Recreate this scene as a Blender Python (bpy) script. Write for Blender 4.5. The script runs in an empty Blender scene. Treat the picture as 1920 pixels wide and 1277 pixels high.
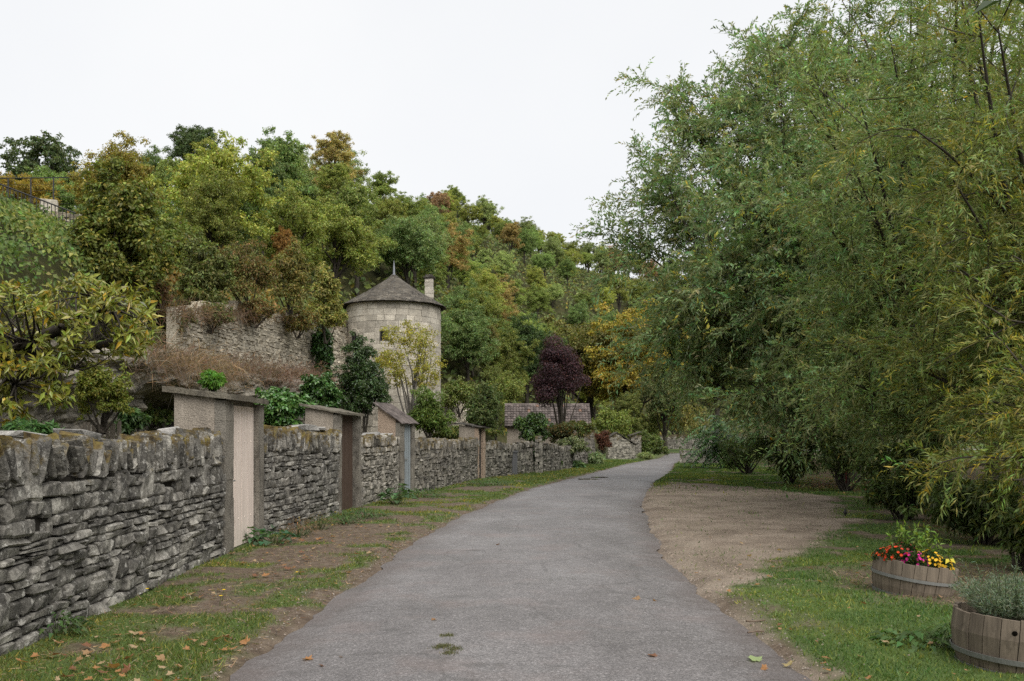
import bpy, math, random
import numpy as np
from mathutils import Vector, Matrix

# ------------------------------------------------------------------ camera, sky, sun, exposure
sc = bpy.context.scene
COL = sc.collection
F, U0, V0, EYE = 1700.0, 960.0, 818.0, 1.6      # focal length in photo pixels, horizon row, eye height
cam = bpy.data.cameras.new('camera')
cam.sensor_width = 36.0
cam.lens = F / 1920 * 36
cam.shift_y = (V0 - 638.5) / 1920
cam.clip_start, cam.clip_end = 0.05, 3000
camo = bpy.data.objects.new('camera', cam)
COL.objects.link(camo)
camo.location = (0, 0, EYE)
camo.rotation_euler = (math.radians(90), 0, 0)
sc.camera = camo

SUN_EL, SUN_AZ = math.radians(50), math.radians(150)   # veiled sun, behind and to the right of the camera
world = bpy.data.worlds.new('World')
sc.world = world
world.use_nodes = True
wn, wl = world.node_tree.nodes, world.node_tree.links
bg = wn['Background']
sky = wn.new('ShaderNodeTexSky')
sky.sky_type = 'NISHITA'
sky.sun_disc = False
sky.sun_elevation, sky.sun_rotation = SUN_EL, SUN_AZ
sky.air_density, sky.dust_density = 1.0, 4.0
hs = wn.new('ShaderNodeHueSaturation')
hs.inputs['Saturation'].default_value = 0.12
wl.new(sky.outputs[0], hs.inputs['Color'])
cl = wn.new('ShaderNodeMix'); cl.data_type = 'RGBA'      # a closed layer of bright cloud over the clear sky
cl.inputs[0].default_value = 0.88
wl.new(hs.outputs[0], cl.inputs[6])
cn_ = wn.new('ShaderNodeTexNoise'); cn_.inputs['Scale'].default_value = 2.2; cn_.inputs['Detail'].default_value = 4
tcw = wn.new('ShaderNodeTexCoord'); wl.new(tcw.outputs['Generated'], cn_.inputs['Vector'])
cr_ = wn.new('ShaderNodeValToRGB'); cr_.color_ramp.elements[0].position = .3; cr_.color_ramp.elements[1].position = .7
cr_.color_ramp.elements[0].color = (.92, .94, .97, 1); cr_.color_ramp.elements[1].color = (1, 1.01, 1.02, 1)
wl.new(cn_.outputs[0], cr_.inputs[0])
cs_ = wn.new('ShaderNodeVectorMath'); cs_.operation = 'SCALE'; cs_.inputs['Scale'].default_value = 6.2
wl.new(cr_.outputs[0], cs_.inputs[0]); wl.new(cs_.outputs[0], cl.inputs[7])
wl.new(cl.outputs[2], bg.inputs[0])
bg.inputs[1].default_value = 0.067
sun = bpy.data.lights.new('sun', 'SUN')
sun.energy = 1.5
sun.angle = math.radians(55)
sun.color = (1.0, 0.97, 0.93)
suno = bpy.data.objects.new('sun', sun)
COL.objects.link(suno)
suno.location = (-20, -20, 60)
suno.rotation_euler = Vector((-math.sin(SUN_AZ) * math.cos(SUN_EL), -math.cos(SUN_AZ) * math.cos(SUN_EL), -math.sin(SUN_EL))).to_track_quat('-Z', 'Y').to_euler()
vs = sc.view_settings
vs.view_transform = 'Standard'; vs.look = 'None'; vs.exposure = 1.3; vs.gamma = 1.0; vs.use_curve_mapping = False
sc.render.engine = 'CYCLES'
sc.cycles.use_denoising = False
sc.cycles.max_bounces = 7
sc.cycles.diffuse_bounces = 5
sc.cycles.transmission_bounces = 5
sc.cycles.caustics_reflective = sc.cycles.caustics_refractive = False

rng = np.random.default_rng(11)
rnd = random.Random(5)

# ------------------------------------------------------------------ helpers
def gp(u, v):
    d = EYE * F / (v - V0)
    return ((u - U0) / F * d, d)
def at(u, v, d):
    return np.array([(u - U0) / F * d, d, EYE - (v - V0) / F * d])
def tag(o, label=None, cat=None, group=None, kind=None):
    if label: o['label'] = label
    if cat: o['category'] = cat
    if group: o['group'] = group
    if kind: o['kind'] = kind
    return o
def empty(name, loc, label=None, cat=None, group=None, rz=0.0):
    o = bpy.data.objects.new(name, None)
    COL.objects.link(o)
    o.location = loc
    o.rotation_euler = (0, 0, rz)
    o.empty_display_size = 0.2
    return tag(o, label, cat, group)
def unit(a):
    return a / np.maximum(np.linalg.norm(a, axis=-1, keepdims=True), 1e-9)
def rdir(n):
    return unit(rng.normal(size=(n, 3)))
def smooth(t):
    t = np.clip(t, 0, 1)
    return t * t * (3 - 2 * t)

_G = rng.random((64, 64, 64))
def vnoise(p, s=1.0):                            # value noise 0..1 at points p (n,3)
    p = np.asarray(p, float) * s
    i = np.floor(p).astype(int); f = p - i; f = f * f * (3 - 2 * f)
    r = 0
    for dx in (0, 1):
        for dy in (0, 1):
            for dz in (0, 1):
                w = (f[:, 0] if dx else 1 - f[:, 0]) * (f[:, 1] if dy else 1 - f[:, 1]) * (f[:, 2] if dz else 1 - f[:, 2])
                r = r + w * _G[(i[:, 0] + dx) % 64, (i[:, 1] + dy) % 64, (i[:, 2] + dz) % 64]
    return r
def fbm(p, s=1.0, o=4):
    p = np.asarray(p, float)
    return sum(vnoise(p + 7.3 * k, s * 2 ** k) * 0.5 ** (k + 1) for k in range(o)) / (1 - 0.5 ** o)

class MB:                                         # collects geometry, becomes one mesh
    def __init__(s):
        s.v, s.c, s.fs, s.n = [], [], [], 0
    def add(s, verts, faces, col=(1, 1, 1)):
        verts = np.asarray(verts, float).reshape(-1, 3)
        c = np.asarray(col, float)
        if c.ndim == 1: c = np.tile(c[None], (len(verts), 1))
        s.v.append(verts); s.c.append(c)
        if isinstance(faces, np.ndarray):
            s.fs.append(faces + s.n)
        else:
            by = {}
            for f in faces: by.setdefault(len(f), []).append(f)
            for k in by: s.fs.append(np.array(by[k]) + s.n)
        s.n += len(verts)
    def mesh(s, name, mat, smooth=False):
        me = bpy.data.meshes.new(name)
        v = np.concatenate(s.v); c = np.concatenate(s.c)
        me.vertices.add(len(v)); me.vertices.foreach_set('co', v.astype(np.float32).ravel())
        idx = np.concatenate([f.ravel() for f in s.fs])
        tot = np.concatenate([np.full(len(f), f.shape[1]) for f in s.fs])
        st = np.concatenate([[0], np.cumsum(tot)[:-1]])
        me.loops.add(len(idx)); me.loops.foreach_set('vertex_index', idx.astype(np.int32))
        me.polygons.add(len(tot)); me.polygons.foreach_set('loop_start', st.astype(np.int32))
        me.polygons.foreach_set('use_smooth', np.full(len(tot), smooth))
        me.update(calc_edges=True)
        ca = me.color_attributes.new('lc', 'FLOAT_COLOR', 'POINT')
        ca.data.foreach_set('color', np.concatenate([c, np.ones((len(c), 1))], 1).astype(np.float32).ravel())
        me.materials.append(mat)
        return me
    def build(s, name, mat, parent=None, smooth=False, color=None, origin=None):
        if origin is not None:
            for k in range(len(s.v)): s.v[k] = s.v[k] - np.asarray(origin)
        return link(name, s.mesh(name, mat, smooth), parent, color, origin if parent is None else None)
def link(name, me, parent=None, color=None, loc=None):
    o = bpy.data.objects.new(name, me)
    COL.objects.link(o)
    if parent is not None: o.parent = parent
    if loc is not None: o.location = loc
    if color is not None: o.color = (*color, 1)
    return o

BOXF = [(0, 3, 2, 1), (4, 5, 6, 7), (0, 1, 5, 4), (1, 2, 6, 5), (2, 3, 7, 6), (3, 0, 4, 7)]
def box(mb, c, s, ax=None, col=(1, 1, 1), jit=0.0, taper=(1, 1)):
    """box at centre c, full size s; ax = 3 rows: local axes"""
    h = np.asarray(s, float) / 2
    p = np.array([(-1, -1, -1), (1, -1, -1), (1, 1, -1), (-1, 1, -1), (-1, -1, 1), (1, -1, 1), (1, 1, 1), (-1, 1, 1)], float)
    p[4:, :2] *= np.asarray(taper)
    p = p * h
    if jit: p += rng.normal(size=p.shape) * jit
    if ax is not None: p = p @ np.asarray(ax, float)
    mb.add(p + np.asarray(c), BOXF, col)
def zrot(a):
    c, s = math.cos(a), math.sin(a)
    return np.array([(c, s, 0), (-s, c, 0), (0, 0, 1)])
def tube(mb, pts, rad, n=6, col=(1, 1, 1), cap=True):
    pts = np.asarray(pts, float); m = len(pts)
    rad = np.broadcast_to(np.asarray(rad, float), (m,))
    t = unit(np.gradient(pts, axis=0))
    ref = np.array([0.0, 0, 1]) if abs(t[:, 2]).mean() < 0.8 else np.array([1.0, 0, 0])
    a = unit(np.cross(t, ref)); b = np.cross(t, a)
    th = np.arange(n) * 2 * math.pi / n
    ring = pts[:, None] + rad[:, None, None] * (np.cos(th)[None, :, None] * a[:, None] + np.sin(th)[None, :, None] * b[:, None])
    i = np.arange(m - 1)[:, None] * n; j = np.arange(n)[None]; j2 = (j + 1) % n
    q = np.stack([i + j, i + j2, i + n + j2, i + n + j], -1).reshape(-1, 4)
    base = mb.n
    mb.add(ring.reshape(-1, 3), q, col)
    if cap:
        mb.fs.append(np.array([[base + k for k in range(n)]])[:, ::-1]); mb.fs.append(np.array([[base + (m - 1) * n + k for k in range(n)]]))
def lathe(mb, prof, n=24, c=(0, 0, 0), col=(1, 1, 1)):
    prof = np.asarray(prof, float); m = len(prof)
    th = np.arange(n) * 2 * math.pi / n
    v = np.stack([prof[:, 0, None] * np.cos(th), prof[:, 0, None] * np.sin(th), np.tile(prof[:, 1, None], (1, n))], -1).reshape(-1, 3) + np.asarray(c)
    i = np.arange(m - 1)[:, None] * n; j = np.arange(n)[None]; j2 = (j + 1) % n
    mb.add(v, np.stack([i + j, i + j2, i + n + j2, i + n + j], -1).reshape(-1, 4), col)
def leaves(mb, P, A, N, L, W, col, droop=0.0, shape='diamond', fold=0.12):
    """one pointed leaf per row: base P, axis A, normal N"""
    n = len(P)
    L = np.broadcast_to(np.asarray(L, float), (n,))[:, None]; W = np.broadcast_to(np.asarray(W, float), (n,))[:, None]
    A = unit(A); S = unit(np.cross(A, N)); Nn = np.cross(S, A)
    tip = P + A * L; tip[:, 2] -= droop * L[:, 0]
    if shape == 'tri':
        v = np.stack([P - S * W * .5, P + S * W * .5, tip], 1)
        f = np.arange(3 * n).reshape(n, 3)
    else:
        m = P + A * L * .42 + Nn * L * fold
        v = np.stack([P, m + S * W * .5, tip, m - S * W * .5], 1)
        f = np.arange(4 * n).reshape(n, 4)
    k = v.shape[1]
    c = np.broadcast_to(np.asarray(col, float), (n, 3))
    mb.add(v.reshape(-1, 3), f, np.repeat(c, k, axis=0))
def lcol(n, var=0.25, alt=None, p=0.0, hue=0.12):
    """per-leaf colour multipliers, a share p of the leaves turned towards alt"""
    b = rng.normal(1, var, (n, 1)).clip(.35, 1.9)
    c = b * (1 + rng.normal(0, hue, (n, 3)) * np.array([1, .5, .6]))
    if alt is not None:
        k = rng.random(n) < p
        c[k] = np.asarray(alt) * b[k]
    return c.clip(.05, 6)

# ------------------------------------------------------------------ materials
def new_mat(name):
    m = bpy.data.materials.new(name); m.use_nodes = True
    return m, m.node_tree.nodes, m.node_tree.links, m.node_tree.nodes['Principled BSDF']
class NT:
    def __init__(s, name):
        s.m, s.n, s.l, s.p = new_mat(name)
    def pos(s, kind='Position'):
        return s.n.new('ShaderNodeNewGeometry').outputs['Position'] if kind == 'Position' else s.n.new('ShaderNodeTexCoord').outputs[kind]
    def noise(s, scale, detail=4, rough=.55, vec=None, out='Fac', sc3=None):
        t = s.n.new('ShaderNodeTexNoise')
        t.inputs['Scale'].default_value = scale; t.inputs['Detail'].default_value = detail; t.inputs['Roughness'].default_value = rough
        v = vec if vec is not None else s.pos()
        if sc3 is not None:
            mp = s.n.new('ShaderNodeMapping'); mp.inputs['Scale'].default_value = sc3; s.l.new(v, mp.inputs[0]); v = mp.outputs[0]
        s.l.new(v, t.inputs['Vector'])
        return t.outputs[out]
    def ramp(s, fac, stops):
        r = s.n.new('ShaderNodeValToRGB'); e = r.color_ramp.elements
        while len(e) < len(stops): e.new(0.5)
        for k, (p, c) in enumerate(stops):
            e[k].position = p
            e[k].color = (c, c, c, 1) if not hasattr(c, '__len__') else (*c, 1)
        s.l.new(fac, r.inputs[0])
        return r.outputs[0]
    def mix(s, fac, a, b, mode='MIX'):
        m = s.n.new('ShaderNodeMix'); m.data_type = 'RGBA'; m.blend_type = mode
        for x, k in ((fac, 0), (a, 6), (b, 7)):
            if hasattr(x, 'links') or hasattr(x, 'is_linked'): s.l.new(x, m.inputs[k])
            elif k == 0: m.inputs[0].default_value = x
            else: m.inputs[k].default_value = (*x, 1)
        return m.outputs[2]
    def math(s, op, a, b=0.0):
        m = s.n.new('ShaderNodeMath'); m.operation = op
        for x, k in ((a, 0), (b, 1)):
            if hasattr(x, 'is_linked'): s.l.new(x, m.inputs[k])
            else: m.inputs[k].default_value = x
        return m.outputs[0]
    def attr(s, name, out='Color'):
        a = s.n.new('ShaderNodeAttribute'); a.attribute_name = name
        return a.outputs[out]
    def bump(s, h, strength=.5, dist=.02):
        b = s.n.new('ShaderNodeBump'); b.inputs['Strength'].default_value = strength; b.inputs['Distance'].default_value = dist
        s.l.new(h, b.inputs['Height']); s.l.new(b.outputs[0], s.p.inputs['Normal'])
    def out(s, col=None, rough=.8, spec=.3):
        if col is not None:
            if hasattr(col, 'is_linked'): s.l.new(col, s.p.inputs['Base Color'])
            else: s.p.inputs['Base Color'].default_value = (*col, 1)
        if hasattr(rough, 'is_linked'): s.l.new(rough, s.p.inputs['Roughness'])
        else: s.p.inputs['Roughness'].default_value = rough
        s.p.inputs['Specular IOR Level'].default_value = spec
        return s.m

def leaf_mat(name, rough=.5, spec=.35, trans=.3):
    t = NT(name)
    oi = t.n.new('ShaderNodeObjectInfo')
    c = t.mix(1.0, oi.outputs['Color'], t.attr('lc'), 'MULTIPLY')
    t.out(c, rough, spec)
    tr = t.n.new('ShaderNodeBsdfTranslucent')
    t.l.new(t.mix(1.0, c, (1.15, 1.2, .7), 'MULTIPLY'), tr.inputs[0])
    ms = t.n.new('ShaderNodeMixShader'); ms.inputs[0].default_value = trans
    t.l.new(t.p.outputs[0], ms.inputs[1]); t.l.new(tr.outputs[0], ms.inputs[2])
    t.l.new(ms.outputs[0], t.n['Material Output'].inputs[0])
    return t.m
M_LEAF = leaf_mat('leaf', .5, .35, .38)
M_GLOSS = leaf_mat('glossy_leaf', .32, .5, .22)
def bark_mat(name, a, b):
    t = NT(name)
    n = t.noise(9, 6, .65, sc3=(1, 1, .25))
    t.bump(n, .8, .03)
    return t.out(t.ramp(n, [(.3, a), (.7, b)]), .9, .2)
M_BARK = bark_mat('bark', (.022, .018, .014), (.07, .06, .046))
M_GREYBARK = bark_mat('grey_bark', (.06, .055, .048), (.24, .22, .19))
M_TWIG = bark_mat('twig', (.09, .06, .04), (.16, .12, .09))

def stone_mat(name, dark, mid, light, moss=0.5, ztop=1.6, lich=.5, random=.35, scale=1.0, zspan=.6, algae=.72):
    t = NT(name)
    oi = t.n.new('ShaderNodeObjectInfo')
    big = t.noise(2.2 * scale, 5, .6)
    c = t.ramp(big, [(.3, dark), (.5, mid), (.72, light)])
    fine = t.noise(34 * scale, 8, .7)
    c = t.mix(1.0, c, t.ramp(fine, [(.25, .45), (.5, .95), (.75, 1.5)]), 'MULTIPLY')
    c = t.mix(1.0, c, t.attr('lc'), 'MULTIPLY')
    r = t.ramp(oi.outputs['Random'], [(0, 1 - random), (1, 1 + random)])
    c = t.mix(1.0, c, r, 'MULTIPLY')
    # black algae blotches and pale lichen crusts
    al = t.ramp(t.noise(5.5 * scale, 7, .7), [(.47, 0), (.6, 1)])
    c = t.mix(t.math('MULTIPLY', al, algae), c, (.05, .047, .042))
    li = t.ramp(t.noise(15 * scale, 6, .75), [(.56, 0), (.63, 1)])
    c = t.mix(t.math('MULTIPLY', li, lich), c, (.52, .5, .45))
    if moss > 0:
        sx = t.n.new('ShaderNodeSeparateXYZ'); t.l.new(t.pos(), sx.inputs[0])
        up = t.math('MULTIPLY', t.math('SUBTRACT', sx.outputs[2], ztop - zspan), 1 / zspan)
        g = t.n.new('ShaderNodeNewGeometry'); sn = t.n.new('ShaderNodeSeparateXYZ'); t.l.new(g.outputs['Normal'], sn.inputs[0])
        up = t.math('ADD', up, t.math('MULTIPLY', sn.outputs[2], .25))
        mm = t.math('ADD', t.math('MULTIPLY', up, .2), t.noise(4.2, 6, .7))
        mm = t.ramp(mm, [(.66, 0), (.76, 1)])
        mc = t.ramp(t.noise(11, 4), [(.35, (.035, .025, .012)), (.5, (.12, .085, .03)), (.68, (.19, .15, .04))])
        c = t.mix(t.math('MULTIPLY', mm, moss), c, mc)
    h = t.mix(.35, fine, t.noise(9 * scale, 6, .65))
    t.bump(h, .9, .035)
    return t.out(c, .92, .2)
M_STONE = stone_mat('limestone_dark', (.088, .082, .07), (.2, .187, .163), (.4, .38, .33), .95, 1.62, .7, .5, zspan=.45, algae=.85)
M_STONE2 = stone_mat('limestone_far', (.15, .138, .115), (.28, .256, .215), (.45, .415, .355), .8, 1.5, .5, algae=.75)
M_LOOSE = stone_mat('loose_slab', (.22, .21, .19), (.33, .315, .29), (.47, .45, .42), 0, 0, .5, algae=.4)
M_TOWER = stone_mat('limestone_pale', (.36, .325, .265), (.47, .425, .35), (.56, .52, .44), 0, 0, .25, .14, .6, algae=.2)
M_RUBBLE = stone_mat('limestone_rubble', (.4, .35, .27), (.52, .465, .365), (.62, .57, .47), .35, 8, .3, .25, .8, 2.5, algae=.15)
M_ROCK = stone_mat('rock_face', (.12, .105, .085), (.28, .25, .2), (.46, .41, .34), .4, 5, .25, .1, .5, 3)
M_CORE = NT('wall_core').out((.03, .027, .022), .95, .1)
def plaster_mat(name, a, b, dirt=.5):
    t = NT(name)
    n = t.noise(1.8, 6, .65); f = t.noise(42, 6, .7)
    c = t.ramp(n, [(.3, a), (.7, b)])
    c = t.mix(1.0, c, t.ramp(f, [(.3, .62), (.6, 1.15)]), 'MULTIPLY')
    d = t.ramp(t.noise(3.1, 7, .75, sc3=(1, 1, .45)), [(.5, 0), (.64, 1)])
    c = t.mix(t.math('MULTIPLY', d, dirt), c, (.06, .053, .045))
    t.bump(f, .9, .03)
    return t.out(c, .93, .2)
M_PLASTER = plaster_mat('rough_render', (.27, .23, .185), (.38, .33, .27), .25)
M_CONCRETE = plaster_mat('weathered_concrete', (.16, .145, .12), (.27, .245, .205), .75)
M_PEACH = plaster_mat('peach_render', (.36, .27, .2), (.43, .33, .25), .1)
M_SLAB = plaster_mat('mossy_slab', (.1, .085, .06), (.22, .2, .16), .6)
def paint_mat(name, c, wear=.25, dark=(.1, .085, .07), rough=.55, gr=(.82, 1.1)):
    t = NT(name)
    g = t.noise(20, 6, .7, sc3=(1, 1, .06)); w = t.ramp(t.noise(7, 7, .75, sc3=(1, 1, .4)), [(.55, 0), (.68, 1)])
    k = t.mix(1.0, c, t.ramp(g, [(.3, gr[0]), (.7, gr[1])]), 'MULTIPLY')
    k = t.mix(t.math('MULTIPLY', w, wear), k, dark)
    t.bump(g, .35, .01)
    return t.out(k, rough, .3)
M_PINK = paint_mat('pale_pink_paint', (.72, .615, .54), .12)
M_BROWN = paint_mat('dark_brown_wood', (.075, .048, .034), .5, (.03, .022, .018), .8)
M_BLUE = paint_mat('grey_blue_paint', (.24, .27, .285), .35)
M_DARKWOOD = paint_mat('old_dark_wood', (.06, .053, .048), .5, (.02, .018, .016), .85)
M_GREYWOOD = paint_mat('silvered_wood', (.21, .18, .145), .45, (.05, .04, .032), .85)
M_STAVE = paint_mat('barrel_oak', (.175, .14, .105), .8, (.045, .034, .024), .8, (.5, 1.3))
M_IRON = paint_mat('hoop_iron', (.19, .19, .18), .45, (.09, .06, .04), .55)
M_BLACKIRON = paint_mat('black_iron', (.022, .021, .021), .2, (.06, .035, .02), .5)
M_REDPOST = paint_mat('red_post_paint', (.09, .012, .012), .3, (.08, .03, .02), .5)
M_GREYBOX = paint_mat('grey_box_paint', (.12, .12, .125), .3, (.06, .05, .045), .6)
M_SLATE = stone_mat('stone_slate', (.042, .035, .028), (.078, .068, .054), (.13, .115, .092), 0, 0, .3, .2)
M_SOIL = NT('potting_soil').out((.03, .022, .016), .95, .1)
M_GLASS = NT('dark_pane').out((.012, .013, .014), .15, .5)
M_ZINC = NT('zinc').out((.2, .21, .23), .45, .5)
def tile_mat():
    t = NT('clay_tile')
    c = t.mix(1.0, (.125, .104, .094), t.attr('lc'), 'MULTIPLY')
    c = t.mix(1.0, c, t.ramp(t.noise(9, 6, .7), [(.3, .55), (.7, 1.35)]), 'MULTIPLY')
    return t.out(c, .9, .2)
M_TILE = tile_mat()
def petal_mat():
    t = NT('petal')
    oi = t.n.new('ShaderNodeObjectInfo')
    return t.out(t.mix(1.0, oi.outputs['Color'], t.attr('lc'), 'MULTIPLY'), .6, .2)
M_PETAL = petal_mat()

# ------------------------------------------------------------------ plan of the place
L_PX = [(416, 1268), (503, 1204), (616, 1126), (687, 1079), (775, 1016), (878, 960), (980, 920), (1074, 895), (1140, 879), (1167, 871), (1236, 859), (1250, 851)]
R_PX = [(1519, 1277), (1398, 1177), (1336, 1130), (1277, 1076), (1238, 1021), (1219, 982), (1203, 943), (1213, 920), (1226, 904), (1249, 889), (1260, 881), (1264, 870), (1284, 859), (1304, 850)]
LE = np.array([(-1.75, -8), (-1.8, 3)] + [gp(*p) for p in L_PX] + [(27, 103), (60, 112), (140, 121)])
RE = np.array([(2.3, -8), (2.15, 3)] + [gp(*p) for p in R_PX] + [(30, 97.5), (60, 107), (140, 116)])
def rl(y): return np.interp(y, LE[:, 1], LE[:, 0])
def rr(y): return np.interp(y, RE[:, 1], RE[:, 0])
WALL = np.array([(-3.55, -3), (-3.62, 6.4), (-3.85, 12.3), (-3.86, 14.1), (-3.49, 18.4), (-3.33, 20.0), (-2.99, 24.1), (-2.66, 24.9), (-1.25, 33), (-.98, 33.6), (1.1, 38.9), (1.95, 41), (4.7, 52), (5.2, 54), (6.6, 62.5)])
def wx(y): return np.interp(y, WALL[:, 1], WALL[:, 0])
FT = np.array([(-7.5, -60), (-8.5, 0), (-9.5, 12), (-10.6, 22), (-10.9, 30), (-9.9, 38), (-9.2, 44), (-7.9, 50), (-3, 60), (2, 71), (7, 94), (14, 128), (44, 165), (110, 215), (320, 370)], float)
G_Y = np.array([0, 28, 36, 46, 56, 70, 90]); G_V = np.array([.1, .17, .3, .5, .95, 1.26, 1.22])
S_Y = np.array([0, 14, 24, 32, 46, 54, 62]); S_V = np.array([2.4, 3.0, 3.4, 3.9, 5.0, 3.4, .3])
def foot(x, y):
    """signed distance to the foot of the hill (positive uphill) and the y of the nearest foot point"""
    P = np.stack([x, y], -1); best = np.full(x.shape, 1e9); sg = np.ones(x.shape); ny = np.zeros(x.shape)
    for a, b in zip(FT[:-1], FT[1:]):
        ab = b - a; t = np.clip(((P - a) @ ab) / (ab @ ab), 0, 1)
        q = a + t[..., None] * ab; d = np.linalg.norm(P - q, axis=-1)
        cr = ab[0] * (P[..., 1] - a[1]) - ab[1] * (P[..., 0] - a[0])
        k = d < best
        best = np.where(k, d, best); sg = np.where(k, np.where(cr > 0, 1, -1), sg); ny = np.where(k, q[..., 1], ny)
    return best * sg, ny
def hill_z(x, y):
    x = np.asarray(x, float); y = np.asarray(y, float)
    D, ny = foot(x, y)
    g = np.interp(ny, G_Y, G_V); st = np.interp(ny, S_Y, S_V)
    Dp = np.maximum(D, 0)
    garden = np.interp(y, [0, 40, 54, 64], [1.1, .9, .5, .15]) + .12 * np.maximum(wx(y) - x - 1.2, 0).clip(0, 6) * np.interp(y, [0, 46, 60], [1, 1, 0])
    g = g * np.interp(x, [-80, -45, -28, -14, 0, 20], [.34, .45, .74, 1.12, 1.09, .98])
    bump = 2.4 * np.exp(-(((x + 16.5) / 5) ** 2 + ((y - 27) / 6) ** 2)) * smooth(D / 2)
    z = garden + bump + st * smooth(D / 1.2) + 40 * g * np.tanh(Dp * .8 / 40)
    z = z + (fbm(np.stack([x, y, 0 * x], -1).reshape(-1, 3), .09, 3).reshape(x.shape) - .5) * np.minimum(Dp * .25, 5)
    return z

# ------------------------------------------------------------------ ground, road, hill
def poly_sd(P, poly):                            # signed distance to a polygon, positive inside
    poly = np.asarray(poly, float); d = np.full(len(P), 1e9); ins = np.zeros(len(P), bool)
    for a, b in zip(poly, np.roll(poly, -1, 0)):
        ab = b - a; t = np.clip(((P - a) @ ab) / (ab @ ab + 1e-12), 0, 1)
        d = np.minimum(d, np.linalg.norm(P - a - t[:, None] * ab, axis=1))
        c = ((a[1] > P[:, 1]) != (b[1] > P[:, 1])) & (P[:, 0] < (b[0] - a[0]) * (P[:, 1] - a[1]) / (b[1] - a[1] + 1e-12) + a[0])
        ins ^= c
    return np.where(ins, d, -d)
GRAVEL = [gp(*p) for p in [(1190, 943), (1205, 916), (1262, 904), (1400, 914), (1535, 930), (1590, 950), (1606, 985), (1545, 1018), (1480, 1052), (1420, 1092), (1398, 1130), (1455, 1190), (1545, 1270), (1470, 1276), (1300, 1130), (1225, 1040), (1180, 980)]]
BARE = [gp(*p) for p in [(1540, 1075), (1700, 1062), (1960, 1062), (1960, 1180), (1800, 1150), (1600, 1125)]]
LITTER = [gp(*p) for p in [(1470, 918), (1600, 925), (1680, 968), (1740, 1000), (1850, 1035), (2100, 1060)]] + [(30, 11), (40, 60), (14, 60), (12.5, 42)]
def masks(P):
    """share of turf, gravel and leaf litter at ground points P (n,2)"""
    p3 = np.concatenate([P, np.zeros((len(P), 1))], 1)
    n1 = fbm(p3, .9, 4); n2 = fbm(p3 + 31, 2.3, 4)
    x, y = P[:, 0], P[:, 1]
    gv = smooth((poly_sd(P, GRAVEL) + (n2 - .5) * 1.5) / .5 + .4)
    lt = smooth((poly_sd(P, LITTER) + (n1 - .5) * 3) / 1.2 + .2)
    br = smooth((poly_sd(P, BARE) + (n1 - .5) * 1.6) / .5 + .4) * smooth((n2 - .33) / .1)
    edge_r = x - rr(y); edge_l = rl(y) - x; wd = x - wx(y)
    gr = smooth((n1 * .55 + n2 * .45 - .4) / .1)
    left = edge_l > -.5
    gl = smooth((n2 * .6 + n1 * .4 - .475 + .1 * np.exp(-((edge_l - .35) / .35) ** 2) + .1 * np.exp(-(wd / .35) ** 2) + np.interp(y, [7, 12, 24, 34], [-.02, -.075, -.045, .12])) / .08)
    gr = np.where(left, gl, gr)
    gr = gr * (1 - gv * .97) * (1 - lt * .85) * (1 - br * .9)
    gr = gr * smooth((np.where(left, edge_l, edge_r) - .02 + (n2 - .5) * .45) / .18)
    return gr, gv, lt
def spaced(lo, a, b, hi, fine, k=1.22):
    mid = list(np.arange(a, b, fine)); up, dn = [b], [a - fine]; s = fine
    while up[-1] < hi: s *= k; up.append(up[-1] + s)
    s = fine
    while dn[-1] > lo: s *= k; dn.append(dn[-1] - s)
    return np.array(dn[::-1] + mid + up)
def grid_mesh(gx, gy, zf):
    X, Y = np.meshgrid(gx, gy)
    Z = zf(X.ravel(), Y.ravel()); nx, ny = len(gx), len(gy)
    v = np.stack([X.ravel(), Y.ravel(), Z], 1)
    i = (np.arange(ny - 1)[:, None] * nx + np.arange(nx - 1)[None]).ravel()
    return v, np.stack([i, i + 1, i + nx + 1, i + nx], 1)
def ground_z(x, y):
    x = np.asarray(x, float); y = np.asarray(y, float)
    p = np.stack([x, y, 0 * x], -1)
    z = .035 + (fbm(p, 1.3, 3) - .5) * .07 + (fbm(p + 9, .35, 2) - .5) * .08
    e = np.minimum(x - rl(y), rr(y) - x)           # inside the road
    z = z * smooth((-e + .0) / .35) - .05 * smooth((e + .04) / .1)
    return z
gx = spaced(-900, -6.5, 12, 900, .15); gy = spaced(-60, 3.5, 44, 1500, .15, 1.18)
v, q = grid_mesh(gx, gy, ground_z)
gr, gv, lt = masks(v[:, :2])
mb = MB(); mb.add(v, q, np.stack([gr, gv, lt], 1))
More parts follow.
